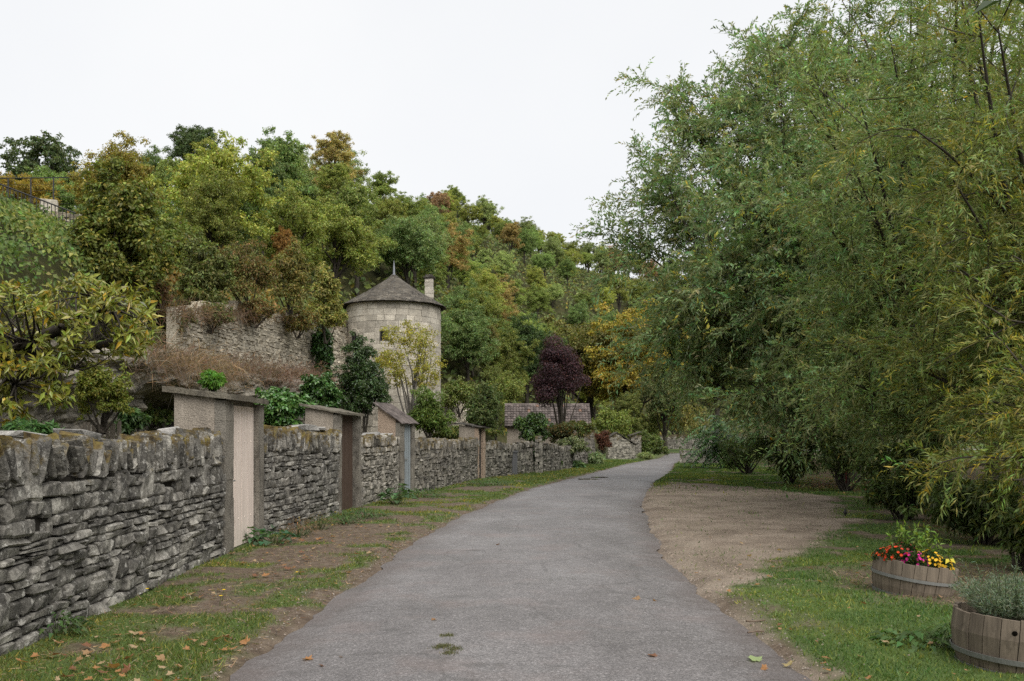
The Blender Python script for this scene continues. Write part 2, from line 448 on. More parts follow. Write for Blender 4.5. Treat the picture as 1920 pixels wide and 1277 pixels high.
def ground_mat():
    t = NT('verge_ground')
    sp = t.n.new('ShaderNodeSeparateColor'); t.l.new(t.attr('lc'), sp.inputs[0])
    fine = t.noise(60, 6, .75); mid = t.noise(7, 6, .65); spk = t.noise(160, 3, .6)
    dirt = t.ramp(mid, [(.3, (.065, .047, .034)), (.5, (.115, .086, .062)), (.7, (.165, .13, .096))])
    dirt = t.mix(1.0, dirt, t.ramp(fine, [(.3, .55), (.65, 1.35)]), 'MULTIPLY')
    gcol = t.ramp(t.noise(1.3, 6, .6), [(.3, (.13, .1, .077)), (.5, (.21, .168, .13)), (.68, (.275, .225, .178))])
    gcol = t.mix(1.0, gcol, t.ramp(spk, [(.35, .55), (.5, .95), (.68, 1.6)]), 'MULTIPLY')
    dk = t.ramp(t.noise(.9, 5, .6, sc3=(.8, 1.1, 1)), [(.55, 0), (.68, 1)])
    gcol = t.mix(t.math('MULTIPLY', dk, .4), gcol, (.09, .07, .052))
    lit = t.ramp(t.noise(26, 6, .8), [(.35, (.02, .015, .01)), (.52, (.075, .05, .03)), (.7, (.2, .12, .06))])
    turf = t.ramp(t.noise(14, 5, .7), [(.3, (.045, .07, .018)), (.6, (.08, .12, .032)), (.75, (.125, .135, .05))])
    c = t.mix(sp.outputs[2], dirt, lit)
    c = t.mix(sp.outputs[1], c, gcol)
    c = t.mix(sp.outputs[0], c, turf)
    t.bump(t.mix(.5, fine, spk), .7, .02)
    return t.out(c, .95, .15)
g = mb.build('ground', ground_mat(), smooth=True)
tag(g, 'verge of turf, bare earth and gravel beside the road', 'ground', kind='structure')

ys = np.concatenate([np.arange(-8, 3, 1.0), np.arange(3, 30, .2), np.arange(30, 124, .8)])
def edge_pts(E, sgn):
    s = np.concatenate([[0], np.cumsum(np.linalg.norm(np.diff(E, axis=0), axis=1))])
    k = np.linspace(0, s[-1], 1800)
    p = np.stack([np.interp(k, s, E[:, 0]), np.interp(k, s, E[:, 1])], 1)
    ker = np.ones(25) / 25                         # round the corners of the traced line
    pad = np.pad(p, ((12, 12), (0, 0)), mode='edge')
    p = np.stack([np.convolve(pad[:, i], ker, 'valid') for i in (0, 1)], 1)
    n = fbm(np.stack([p[:, 0], p[:, 1], 0 * k + sgn * 5], 1), 1.4, 4) - .5
    p[:, 0] += n * .3 + (fbm(np.stack([p[:, 0], p[:, 1], 0 * k + sgn * 9], 1), 6, 3) - .5) * .16
    return p
lp, rp = edge_pts(LE, 1), edge_pts(RE, -1)
K = 10
tt = np.linspace(0, 1, K)
v = lp[:, None] * (1 - tt)[None, :, None] + rp[:, None] * tt[None, :, None]
zz = .012 + .035 * (4 * tt * (1 - tt))[None] + (fbm(np.concatenate([v.reshape(-1, 2), np.zeros((v.size // 2, 1))], 1), .5, 3).reshape(v.shape[:2]) - .5) * .03
v3 = np.concatenate([v, zz[..., None]], -1)
v3[:, 0, 2] = v3[:, -1, 2] = -.02
i = (np.arange(len(lp) - 1)[:, None] * K + np.arange(K - 1)[None]).ravel()
mb = MB(); mb.add(v3.reshape(-1, 3), np.stack([i, i + 1, i + K + 1, i + K], 1), np.repeat((np.minimum(tt, 1 - tt) * 2)[None, :, None], len(lp), 0).reshape(-1, 1) * np.ones(3))
def road_mat():
    t = NT('damp_asphalt')
    ag = t.noise(190, 3, .7); a2 = t.noise(75, 4, .7); big = t.noise(.55, 6, .62, sc3=(1, .5, 1))
    c = t.ramp(big, [(.32, (.115, .105, .102)), (.5, (.16, .148, .145)), (.66, (.2, .188, .185))])
    c = t.mix(1.0, c, t.ramp(ag, [(.32, .5), (.5, .98), (.7, 1.55)]), 'MULTIPLY')
    c = t.mix(1.0, c, t.ramp(a2, [(.3, .8), (.6, 1.1)]), 'MULTIPLY')
    vo = t.n.new('ShaderNodeTexVoronoi'); vo.inputs['Scale'].default_value = 85; t.l.new(t.pos(), vo.inputs['Vector'])
    sc_ = t.n.new('ShaderNodeSeparateColor'); t.l.new(vo.outputs['Color'], sc_.inputs[0])
    c = t.mix(1.0, c, t.ramp(sc_.outputs[0], [(0, .62), (.6, 1.0), (.9, 1.2), (1, 1.75)]), 'MULTIPLY')
    c = t.mix(1.0, c, t.ramp(t.noise(6, 7, .75), [(.3, .82), (.7, 1.16)]), 'MULTIPLY')
    vc = t.n.new('ShaderNodeTexVoronoi'); vc.feature = 'DISTANCE_TO_EDGE'; vc.inputs['Scale'].default_value = .8
    wv = t.mix(.12, t.pos(), t.noise(2.5, 5, .7, out='Color')); t.l.new(wv, vc.inputs['Vector'])
    ck = t.math('MULTIPLY', t.ramp(vc.outputs[0], [(.0, 1), (.022, 0)]), t.ramp(t.noise(.6, 4, .6), [(.46, 0), (.54, 1)]))
    c = t.mix(t.math('MULTIPLY', ck, .4), c, (.05, .046, .042))
    red = t.ramp(t.noise(1.1, 5, .6), [(.52, 0), (.7, 1)])
    c = t.mix(t.math('MULTIPLY', red, .35), c, (.19, .14, .125))
    ed = t.ramp(t.math('ADD', t.attr('lc', 'Fac'), t.math('MULTIPLY', t.math('SUBTRACT', t.noise(1.5, 6, .7), .5), .5)), [(.02, 1), (.25, 0)])
    c = t.mix(t.math('MULTIPLY', ed, .55), c, (.085, .066, .058))
    st = t.ramp(t.noise(1.7, 8, .72, sc3=(.8, 1.5, 1)), [(.585, 0), (.66, 1)])
    c = t.mix(t.math('MULTIPLY', st, .5), c, (.06, .056, .052))
    rg = t.ramp(t.noise(.8, 5, .6), [(.35, .62), (.65, .42)])
    t.bump(t.mix(.4, ag, a2), .55, .012)
    return t.out(c, rg, .4)
tag(mb.build('road', road_mat(), smooth=True), 'narrow damp asphalt lane bending to the right', 'road', kind='structure')

def earth_mat():
    t = NT('hill_earth')
    c = t.ramp(t.noise(.8, 7, .7), [(.3, (.02, .022, .01)), (.55, (.05, .05, .02)), (.75, (.09, .07, .035))])
    return t.out(c, .95, .1)
M_EARTH = earth_mat()
hx = spaced(-170, -15, 9, 330, .45, 1.13); hy = spaced(-25, 0, 62, 400, .55, 1.1)
def hz_mesh(x, y):
    z = hill_z(x, y)
    fr = smooth((wx(y) - .35 - x) / .9)             # the garden ends behind the roadside wall
    far = smooth((y - 58) / 6)
    D, ny = foot(x, y)
    lim = np.where(y > 58, smooth((D + 7) / 4), fr)
    return z * lim - 1.2 * (1 - lim)
v, q = grid_mesh(hx, hy, hz_mesh)
mb = MB(); mb.add(v, q)
tag(mb.build('hill', M_EARTH, smooth=True), 'steep earth hillside under the woods', 'hill', kind='structure')

# ------------------------------------------------------------------ dry stone walls
def stone_variant(k, bz=(.1, .24)):
    """an irregular bevelled block in a unit box (44 triangles): x along the wall, y depth, z up"""
    b = np.array([rng.uniform(.05, .13), rng.uniform(.04, .1), rng.uniform(*bz)])
    V, idx = [], {}
    for sx in (-1, 1):
        for sy in (-1, 1):
            for sz in (-1, 1):
                s = np.array([sx, sy, sz]); base = s * .5 + rng.normal(size=3) * np.array([.035, .04, .075])
                for a in range(3):
                    p = base - s * b; p[a] = base[a]
                    idx[(sx, sy, sz, a)] = len(V); V.append(p + rng.normal(size=3) * .014)
    S = (-1, 1); Fc = []
    for a in range(3):
        o = [i for i in range(3) if i != a]
        def key(sa, s1, s2, ax):
            k = [0, 0, 0]; k[a] = sa; k[o[0]] = s1; k[o[1]] = s2
            return idx[(*k, ax)]
        for sa in S:
            f = [key(sa, -1, -1, a), key(sa, 1, -1, a), key(sa, 1, 1, a), key(sa, -1, 1, a)]
            Fc.append(f)
        for s1 in S:                                  # bevel along axis a
            for s2 in S:
                Fc.append([key(-1, s1, s2, o[0]), key(1, s1, s2, o[0]), key(1, s1, s2, o[1]), key(-1, s1, s2, o[1])])
    for sx in S:
        for sy in S:
            for sz in S: Fc.append([idx[(sx, sy, sz, a)] for a in range(3)])
    V = np.array(V); out = []
    for f in Fc:                                       # turn every face outwards
        c = V[f].mean(0); n = np.cross(V[f[1]] - V[f[0]], V[f[2]] - V[f[0]])
        out.append(f if n @ c > 0 else f[::-1])
    return V, out
VAR = [stone_variant(k) for k in range(26)]
def plain_variant():
    p = np.array([(-1, -1, -1), (1, -1, -1), (1, 1, -1), (-1, 1, -1), (-1, -1, 1), (1, -1, 1), (1, 1, 1), (-1, 1, 1)], float) * .48
    return p + rng.normal(size=p.shape) * np.array([.04, .05, .08]), BOXF
VARS = [plain_variant() for k in range(20)]          # small far stones
VARC = [stone_variant(k, (.03, .09)) for k in range(16)]
_vm = {}
def var_mesh(name, k, mat):
    key = (name, k, mat.name)
    if key not in _vm:
        mb = MB(); mb.add(*(VARC if name == 'coping_stone' else VAR)[k]); _vm[key] = mb.mesh(name, mat)
    return _vm[key]
def lay(length, zt, hr=(.055, .14), lr=(.12, .42)):
    """rubble courses: (s0, s1, z0, z1) with breaks and odd large stones; zt(s) = top height"""
    out = []; z = 0.0; big = []
    while z < 5:
        h = rng.uniform(*hr); s = -rng.uniform(0, .3); any_ = False
        while s < length:
            l = rng.uniform(*lr) * (1 if h < .11 else .8)
            m = s + l / 2
            if z + h * .6 < zt(np.clip(m, 0, length)) and not any(a < m < b and c < z + h / 2 < d for a, b, c, d in big):
                any_ = True
                r = rng.random()
                if r < .09 and h < .13:               # two thin stones on one another
                    hh = h * rng.uniform(.4, .6); out += [(s, s + l, z, z + hh), (s, s + l, z + hh, z + h)]
                elif r < .15:                          # one stone through two courses
                    H2 = h * rng.uniform(1.6, 2.1); out.append((s, s + l, z, z + H2)); big.append((s, s + l, z + h, z + H2))
                else: out.append((s, s + l, z, z + h))
            s += l
        z += h
        if not any_ and z > .5: break
    return [(max(a, 0), min(b, length), c, d) for a, b, c, d in out if min(b, length) - max(a, 0) > .05]
def path_at(s, P, S):
    x = np.interp(s, S, P[:, 0]); y = np.interp(s, S, P[:, 1])
    e = .05; t = np.array([np.interp(s + e, S, P[:, 0]) - np.interp(s - e, S, P[:, 0]), np.interp(s + e, S, P[:, 1]) - np.interp(s - e, S, P[:, 1])])
    return np.array([x, y]), t / np.linalg.norm(t)
def dry_wall(y0, y1, ztop, label, mat, single=300, coping=True, yvis=None, thick=.42, path=None, group=None, name='dry_stone_wall', hr=(.055, .14), lr=(.12, .4), cope_h=.25, side=1, z0=0.0, wob=.05):
    """a wall along the lane from y0 to y1, its road face on the line wx(y); the largest stones are parts"""
    if path is None:
        yy = np.linspace(y0, y1, 12); P = np.stack([wx(yy), yy], 1)
    else: P = np.asarray(path, float)
    S = np.concatenate([[0], np.cumsum(np.linalg.norm(np.diff(P, axis=0), axis=1))]); Lg = S[-1]
    e = empty(name, (P[0, 0], P[0, 1], z0), label, 'wall', group); e['kind'] = 'thing'
    org = np.array([P[0, 0], P[0, 1], z0])
    zt = lambda s: ztop(s) - (cope_h if coping else .02) if callable(ztop) else ztop - (cope_h if coping else .02)
    st = []
    for a, b, c, d in lay(Lg, zt, hr, lr):
        st.append(('stone', a, b, c, d, 0))
    if coping:
        s = 0.0
        lean = rng.uniform(-.35, -.1)
        while s < Lg - .02:
            w = rng.uniform(.022, .07); lean = np.clip(lean + rng.normal() * .1, -.55, .1)
            top = zt(s) + cope_h + rng.normal() * .038
            st.append(('coping_stone', s, s + w * .97, zt(s) - .02 + rng.normal() * .015, top, lean)); s += w
    def size(k):
        _, a, b, c, d, _l = k
        p, t = path_at((a + b) / 2, P, S); dist = max(math.hypot(*p), .5)
        if yvis is not None and p[1] < yvis: return 0
        return (b - a) * (d - c) / dist ** 2
    counts = {}
    st.sort(key=size, reverse=True)
    rest = MB(); nr = 0
    for nm, a, b, c, d, lean in st:
        p, t = path_at((a + b) / 2, P, S)
        nrm = np.array([t[1], -t[0]]) * side               # towards the road
        dep = rng.uniform(.2, .3); outw = rng.normal() * (.014 if nm == 'stone' else .03) + wob * (fbm(np.array([[p[0], p[1], c]]), 1.1, 2)[0] - .5)
        g = .013 if nm == 'stone' else .005
        sx, sz = (b - a) - g, (d - c) - g * .7
        tilt = rng.normal() * .035 if nm == 'stone' else lean
        yaw = rng.normal() * .04
        ctr = np.array([p[0] - nrm[0] * (dep / 2 - outw), p[1] - nrm[1] * (dep / 2 - outw), (c + d) / 2])
        VV = VARS if single == 0 else (VARC if nm == 'coping_stone' else VAR); k = int(rng.integers(len(VV)))
        ang = math.atan2(t[1], t[0]) + yaw + (math.pi if rng.random() < .5 else 0)
        M = Matrix.Translation(Vector(ctr)) @ Matrix.Rotation(ang, 4, 'Z') @ Matrix.Rotation(tilt if abs(ang) < 9 else 0, 4, 'Y') @ Matrix.Diagonal((sx * 1.02, dep, sz * 1.03, 1))
        cnt = counts.get(nm, 0)
        if cnt < single and (size((nm, a, b, c, d, lean)) > 0):
            counts[nm] = cnt + 1
            o = link(nm, var_mesh(nm, k, mat), e)
            M2 = Matrix.Translation(-Vector((org[0], org[1], 0))) @ M
            o.matrix_basis = M2
        else:
            V = (np.array(M.to_3x3()) @ VV[k][0].T).T + ctr - np.array([org[0], org[1], 0])
            rest.add(V, VV[k][1], np.full(3, rng.uniform(.62, 1.35))); nr += 1
    if nr:
        o = rest.build('small_stones', mat, e); o['kind'] = 'stuff'
    core = MB()                                             # packed rubble and earth behind the face stones
    n = max(int(Lg / .5), 2); ss = np.linspace(0, Lg, n)
    for a, b in zip(ss[:-1], ss[1:]):
        p0, t0 = path_at((a + b) / 2, P, S); nrm = np.array([t0[1], -t0[0]]) * side
        h = zt((a + b) / 2) - .02
        c = p0 - nrm * (.07 + thick / 2)
        box(core, (c[0] - org[0], c[1] - org[1], h / 2), ((b - a) * 1.02, thick, h), np.array([(t0[0], t0[1], 0), (-t0[1], t0[0], 0), (0, 0, 1)]))
    core.build('core', M_CORE if name == 'dry_stone_wall' else mat, e)
    return e, P, S, zt
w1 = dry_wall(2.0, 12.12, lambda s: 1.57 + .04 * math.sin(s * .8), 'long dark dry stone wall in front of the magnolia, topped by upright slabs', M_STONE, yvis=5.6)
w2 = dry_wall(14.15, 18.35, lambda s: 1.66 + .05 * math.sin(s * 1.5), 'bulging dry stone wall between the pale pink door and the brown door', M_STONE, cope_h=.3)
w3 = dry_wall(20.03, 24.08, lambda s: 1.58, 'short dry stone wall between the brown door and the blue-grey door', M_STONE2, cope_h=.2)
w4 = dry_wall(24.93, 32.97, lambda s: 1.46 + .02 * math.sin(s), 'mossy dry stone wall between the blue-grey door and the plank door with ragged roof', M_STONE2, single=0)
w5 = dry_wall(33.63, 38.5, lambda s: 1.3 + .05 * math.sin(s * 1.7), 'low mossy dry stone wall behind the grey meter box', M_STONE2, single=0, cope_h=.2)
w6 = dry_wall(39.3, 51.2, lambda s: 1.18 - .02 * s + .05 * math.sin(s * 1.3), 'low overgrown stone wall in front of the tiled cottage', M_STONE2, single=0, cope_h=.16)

def on_wall(y, back, dz, s, rz, label, ztop=1.57):
    k = int(rng.integers(len(VAR))); mb = MB(); mb.add(VAR[k][0] * np.array(s), VAR[k][1], np.full(3, .95))
    o = mb.build('flat_stone', M_LOOSE); o.location = (wx(y) - back, y, ztop + dz); o.rotation_euler = (rng.normal() * .08, rng.normal() * .12, rz)
    return tag(o, label, 'stone', 'loose flat stones on the wall tops')
on_wall(7.35, .3, .03, (.42, .3, .06), 1.2, 'pale flat slab lying on the dark wall below the magnolia')
on_wall(8.25, .26, .03, (.34, .3, .07), 1.6, 'thin grey slab on the wall top next to the pale slab')
on_wall(10.3, .3, .04, (.36, .26, .07), 1.3, 'low grey slab on the wall top, left of the blocky pale stone')
on_wall(11.1, .35, .05, (.4, .3, .12), 1.7, 'blocky pale stone on the wall top just before the pink door')
on_wall(16.0, .3, .04, (.5, .35, .06), 1.4, 'flat stone on the bulging wall nearest the pink door', 1.68)
on_wall(17.0, .3, .07, (.45, .4, .14), 1.2, 'rounded pale stone heaped on the bulging wall', 1.68)
on_wall(17.7, .25, .06, (.6, .3, .07), 1.8, 'slanting slab on the bulging wall beside the brown door', 1.68)
on_wall(21.8, .25, .03, (.7, .4, .06), 1.5, 'long slab lying on the short wall past the brown door', 1.58)
on_wall(23.2, .25, .04, (.8, .4, .08), 1.5, 'stacked slab on the short wall beside the blue-grey door', 1.58)

# ------------------------------------------------------------------ doorways in the wall
def plank_door(e, y0, y1, x, z0, z1, mat, n, batt=True, handle=True, name='door'):
    """door leaf in the plane x, from y0 to y1, made of n planks (relative to e)"""
    d = MB(); box(d, (x - .02, (y0 + y1) / 2, (z0 + z1) / 2), (.02, y1 - y0, z1 - z0))
    do = d.build(name, mat, e)
    w = (y1 - y0) / n
    pm = MB(); box(pm, (0, 0, 0), (.03, w - .022, z1 - z0 - .004)); me = pm.mesh('plank', mat)
    for k in range(n):
        o = link('plank', me, do); o.location = (x + .004 + rng.normal() * .0015, y0 + w * (k + .5), (z0 + z1) / 2)
    if handle:
        h = MB(); tube(h, [(x + .015, y0 + .08, .98), (x + .055, y0 + .08, .98), (x + .06, y0 + .18, .98)], .011, 6)
        box(h, (x + .018, y0 + .08, .98), (.006, .035, .12))
        h.build('handle', M_IRON, do)
    if batt:                                            # bolt heads of the hinges and ledges
        bm = MB(); lathe(bm, [(0.0001, .012), (.012, .008), (.015, 0)], 8); me = bm.mesh('bolt', mat)
        for zz in (.42, 1.52, 1.66):
            for k in range(n):
                o = link('bolt', me, do); o.location = (x + .016, y0 + w * (k + .5), zz); o.rotation_euler = (0, math.pi / 2, 0)
    return do
def doorway(y0, yl, yr, y1, back, zr0, zr1, label, door_mat, post_mat, wall_mat, recess=.2, planks=4, dz=2.05, slab=.07, over=.09, tilt_y=0.0, roof='slab', zside=1.3, handle=True, batt=True):
    """posts y0..yl and yr..y1, door between; side walls run back by `back`; roof from zr0 (back) to zr1 (front)"""
    x0, x1 = wx(y0), wx(y1); X = (x0 + x1) / 2; Yc = (y0 + y1) / 2
    e = empty('doorway', (X, Yc, 0), label, 'doorway', 'roofed doorways in the roadside wall'); e['kind'] = 'thing'
    sl = math.atan2(x0 - x1, y1 - y0); e.rotation_euler = (0, 0, sl)
    a, b, c, d = y0 - Yc, yl - Yc, yr - Yc, y1 - Yc
    for lo, hi in ((a, b), (c, d)):
        m = MB(); n = 9; zz = np.linspace(-.05, zr1 - .02, n)
        for k in range(n - 1):
            j = rng.normal(size=2) * .003
            box(m, (-.065 + j[0], (lo + hi) / 2 + j[1] * .4, (zz[k] + zz[k + 1]) / 2), (.15, hi - lo, zz[k + 1] - zz[k] + .004), jit=.003)
        m.build('post', post_mat, e)
    for yy in (a, d):                                    # side walls, their tops follow the roof
        m = MB(); th = .13; s = 1 if yy == a else -1
        p = []
        nb = 8
        for k in range(nb + 1):
            t = k / nb; xx = -.142 - (back - .142) * t; zt = zr1 + (zr0 - zr1) * (t * (back - .142) + .142) / back
            p.append((xx, zt))
        V = []; 
        for xx, zt in p:
            V += [(xx, yy, zside), (xx, yy, zt - .01), (xx, yy + s * th, zt - .01), (xx, yy + s * th, zside)]
        V = np.array(V); V[:, 1] += (rng.random(len(V)) - .5) * .01
        fs = []
        for k in range(nb):
            for j in range(4): fs.append((k * 4 + j, k * 4 + (j + 1) % 4, k * 4 + 4 + (j + 1) % 4, k * 4 + 4 + j))
        fs += [(0, 3, 2, 1), (nb * 4, nb * 4 + 1, nb * 4 + 2, nb * 4 + 3)]
        m.add(V, fs); m.build('side_wall', wall_mat, e)
    m = MB(); box(m, (-.2, (b + c) / 2, (dz + zr1) / 2), (.25, c - b - .004, max(zr1 - dz, .03) + .02)); m.build('lintel', post_mat, e)
    plank_door(e, b + .01, c - .01, -recess, .03, dz - .012, door_mat, planks, handle=handle, batt=batt)
    # roof
    ln = back + .3; m = MB(); nx_, ny_ = 9, 7
    xs = np.linspace(over, -back - .12, nx_); yy = np.linspace(a - .09, d + .07, ny_)
    if roof == 'slab':
        top = []; bot = []
        for xx in xs:
            for y_ in yy:
                zb = zr1 + (zr0 - zr1) * (-xx / back) + tilt_y * (y_ - a)
                ed = (xx in (xs[0], xs[-1])) or (y_ in (yy[0], yy[-1]))
                jx, jy = (rng.normal(size=2) * .016) if ed else (0, 0)
                top.append((xx + jx, y_ + jy, zb + slab + rng.normal() * .008)); bot.append((xx + jx, y_ + jy, zb))
        V = np.array(top + bot); n = nx_ * ny_; fs = []
        for k in range(nx_ - 1):
            for j in range(ny_ - 1):
                i0 = k * ny_ + j; fs += [(i0, i0 + 1, i0 + ny_ + 1, i0 + ny_), (n + i0, n + i0 + ny_, n + i0 + ny_ + 1, n + i0 + 1)]
        rim = [j for j in range(ny_)] + [k * ny_ + ny_ - 1 for k in range(1, nx_)] + [(nx_ - 1) * ny_ + j for j in range(ny_ - 2, -1, -1)] + [k * ny_ for k in range(nx_ - 2, 0, -1)]
        for p0, p1 in zip(rim, rim[1:] + rim[:1]): fs.append((p0, n + p0, n + p1, p1))
        m.add(V, fs); m.build('roof_slab', M_SLAB, e)
    else:                                               # courses of thin tiles or broken slabs
        mat = M_TILE if roof == 'tiles' else M_SLATE
        nrow = 6 if roof == 'tiles' else 3
        r = MB(); box(r, ((over - back) / 2, (a + d) / 2, (zr0 + zr1) / 2 - .005), (0.02, 0.02, 0.02))
        for k in range(nrow):
            t = (k + .5) / nrow; xx = -back - .1 + (back + .1 + over) * t
            zb = zr1 + (zr0 - zr1) * (-xx / back)
            ncol = 6 if roof == 'tiles' else 2
            for j in range(ncol):
                wy = (d - a + .16) / ncol
                o = MB(); L_ = (back + .2 + over) / nrow * 1.35
                box(o, (0, 0, 0), (L_, wy * (.96 if roof == 'tiles' else 1.05), .025 if roof == 'tiles' else .035), jit=.004 if roof == 'tiles' else .014, col=np.full(3, rng.uniform(.6, 1.1)))
                ob = o.build('roof_tile' if roof == 'tiles' else 'roof_stone', mat, e)
                ob.location = (xx, a - .08 + wy * (j + .5), zb + .03 + .012 * (nrow - k) * 0 + rng.normal() * .004); ob.rotation_euler = (0, math.atan2(zr0 - zr1, back) + .05 + rng.normal() * .02, rng.normal() * .02)
    return e
doorway(12.15, 12.5, 13.8, 14.08, .68, 2.18, 2.1, 'doorway with pale pink plank door and thick mossy concrete roof slab', M_PINK, M_CONCRETE, M_PLASTER, recess=.09, slab=.075)
doorway(18.38, 18.5, 19.78, 19.98, .72, 2.2, 2.06, 'doorway with dark brown wooden door and thin flat roof', M_BROWN, M_CONCRETE, M_PLASTER, recess=.14, slab=.04, batt=False)
doorway(24.1, 24.32, 24.75, 24.9, .68, 2.4, 1.98, 'doorway with blue-grey door under a steep little tiled roof', M_BLUE, M_CONCRETE, M_PEACH, recess=.06, roof='tiles', dz=1.95, batt=False)
doorway(33.0, 33.08, 33.42, 33.6, .78, 2.02, 1.92, 'doorway with dark plank door and ragged stone slab roof', M_DARKWOOD, M_PEACH, M_PLASTER, recess=.1, roof='stones', dz=1.88, batt=False)

# ------------------------------------------------------------------ cliff and terrace wall
def foot_path(y0, y1, n, off):
    k = np.linspace(y0, y1, n); x = np.interp(k, FT[:, 1], FT[:, 0]); p = np.stack([x, k], 1)
    t = unit(np.gradient(p, axis=0)); return p + np.stack([t[:, 1], -t[:, 0]], 1) * off, np.stack([t[:, 1], -t[:, 0]], 1)
n_, m_ = 330, 64
P0, N0 = foot_path(2, 52, n_, .9)
ztop_c = 1.1 * (fbm(np.stack([P0[:, 1], 0 * P0[:, 1], 0 * P0[:, 1]], 1), .5, 4) - .5) + np.interp(P0[:, 1], [0, 14, 22, 28, 46, 52], [2.9, 3.3, 3.7, 3.9, 4.4, 3.5])
tz = np.linspace(0, 1, m_)
Z = .6 + (ztop_c[:, None] - .6) * tz[None]
XY = np.repeat(P0[:, None], m_, 1)
q3 = np.concatenate([XY, Z[..., None]], -1).reshape(-1, 3)
ledge = fbm(q3 * np.array([.5, .5, 2.6]), 1.0, 4).reshape(n_, m_) - .5
cave = fbm(q3 * np.array([.32, .32, .42]) + 4, 1.0, 2).reshape(n_, m_)
prof = .55 * smooth((tz - .55) / .15)[None] * smooth((1.02 - tz) / .1)[None] - .9 * smooth((cave - .5) / .1) * (smooth(tz / .1) * smooth((.72 - tz) / .15))[None] + ledge * .8 + (fbm(q3 * np.array([1.6, 1.6, 7]), 1.0, 3).reshape(n_, m_) - .5) * .45
prof[:, -3:] -= np.array([.2, .7, 1.6])[None]
V = q3 + np.concatenate([np.repeat(N0[:, None], m_, 1) * prof[..., None], np.zeros((n_, m_, 1))], -1).reshape(-1, 3)
i = (np.arange(n_ - 1)[:, None] * m_ + np.arange(m_ - 1)[None]).ravel()
mb = MB(); mb.add(V, np.stack([i, i + m_, i + m_ + 1, i + 1], 1))
tag(mb.build('cliff', M_ROCK), 'undercut limestone cliff with hollows behind the gardens', 'cliff', kind='structure')
pth, _ = foot_path(28.5, 47.0, 24, .35)
top_n = fbm(np.stack([np.arange(60) * .9, np.zeros(60), np.zeros(60)], 1), .8, 3)
dry_wall(0, 0, lambda s: 2.15 + .1 * s + .8 * (np.interp(s, np.arange(60) * .45, top_n) - .5), 'tall pale rubble terrace wall high on the cliff next to the tower', M_RUBBLE, single=0, coping=False, path=pth, name='terrace_wall', z0=3.7, hr=(.07, .14), lr=(.15, .4), wob=.16, thick=.3)

# ------------------------------------------------------------------ round tower
TX, TY, TR, TZ0, TZ1 = -6.12, 47.0, 2.42, 1.0, 8.25
tw = empty('round_tower', (TX, TY, TZ0), 'round pale limestone tower with conical stone slate roof', 'tower'); tw['kind'] = 'thing'
hgt = TZ1 - TZ0
mb = MB(); lathe(mb, [(TR - .06, 0), (TR - .06, hgt)], 64); mb.build('inner_wall', NT('tower_mortar').out((.4, .365, .305), .95, .1), tw, smooth=True)
WINS = [(math.radians(-94), 6.0 - TZ0 + .55, .44, .52), (math.radians(-137), 6.0 - TZ0 + .4, .5, .75)]
cand = []; z = 0.0; row = 0
while z < hgt - .05:
    h = min(rng.uniform(.22, .36), hgt - z); a = rng.uniform(0, .3)
    a0 = a
    while a < a0 + 2 * math.pi - .1:
        w = rng.uniform(.36, .72) / TR
        w = min(w, a0 + 2 * math.pi - a)
        cand.append((a, a + w, z, z + h)); a += w
    z += h
def curved_block(mb, a0, a1, z0, z1, r0, r1, col=(1, 1, 1), k=3):
    th = np.linspace(a0, a1, k); V = []
    for t in th:
        for r, zz in ((r0, z0), (r1, z0), (r1, z1), (r0, z1)): V.append((r * math.cos(t), r * math.sin(t), zz))
    f = []
    for j in range(k - 1):
        for q in range(4): f.append((j * 4 + q, j * 4 + 4 + q, j * 4 + 4 + (q + 1) % 4, j * 4 + (q + 1) % 4))
    f += [(0, 1, 2, 3), (4 * k - 1, 4 * k - 2, 4 * k - 3, 4 * k - 4)]
    mb.add(V, f, col)
def in_win(a0, a1, z0, z1):
    for wa, wz, ww, wh in WINS:
        hw = ww / 2 / TR
        d0 = (a0 - wa + math.pi) % (2 * math.pi) - math.pi; d1 = d0 + (a1 - a0)
        if d1 > -hw and d0 < hw and z1 > wz - wh / 2 and z0 < wz + wh / 2: return wa, hw, wz, wh, d0, d1
    return None
pieces = []
for a0, a1, z0, z1 in cand:
    h = in_win(a0, a1, z0, z1)
    if h is None: pieces.append((a0, a1, z0, z1)); continue
    wa, hw, wz, wh, d0, d1 = h                       # cut the block round the opening
    if d0 < -hw - .03: pieces.append((a0, a0 + (-hw - d0), z0, z1))
    if d1 > hw + .03: pieces.append((a1 - (d1 - hw), a1, z0, z1))
    lo, hi = max(a0, a0 + (-hw - d0)), min(a1, a1 - (d1 - hw))
    if z0 < wz - wh / 2 - .03: pieces.append((lo, hi, z0, wz - wh / 2))
    if z1 > wz + wh / 2 + .03: pieces.append((lo, hi, wz + wh / 2, z1))
view = math.atan2(-TY, -TX)
def face(p):
    return math.cos((p[0] + p[1]) / 2 - view) + (.002 * p[2])
pieces.sort(key=face, reverse=True)
rest = MB()
for k, (a0, a1, z0, z1) in enumerate(pieces):
    j = .008 / TR; r1 = TR + rng.normal() * .008
    if k < 300 and face((a0, a1, z0, z1)) > .05:
        m = MB(); curved_block(m, a0 + j, a1 - j, z0 + .005, z1 - .005, TR - .14, r1, np.full(3, rng.uniform(.8, 1.14)))
        m.build('ashlar_block', M_TOWER, tw)
    else: curved_block(rest, a0 + j, a1 - j, z0 + .007, z1 - .007, TR - .14, r1, np.full(3, rng.uniform(.86, 1.12)))
rest.build('rear_blocks', M_TOWER, tw)['kind'] = 'stuff'
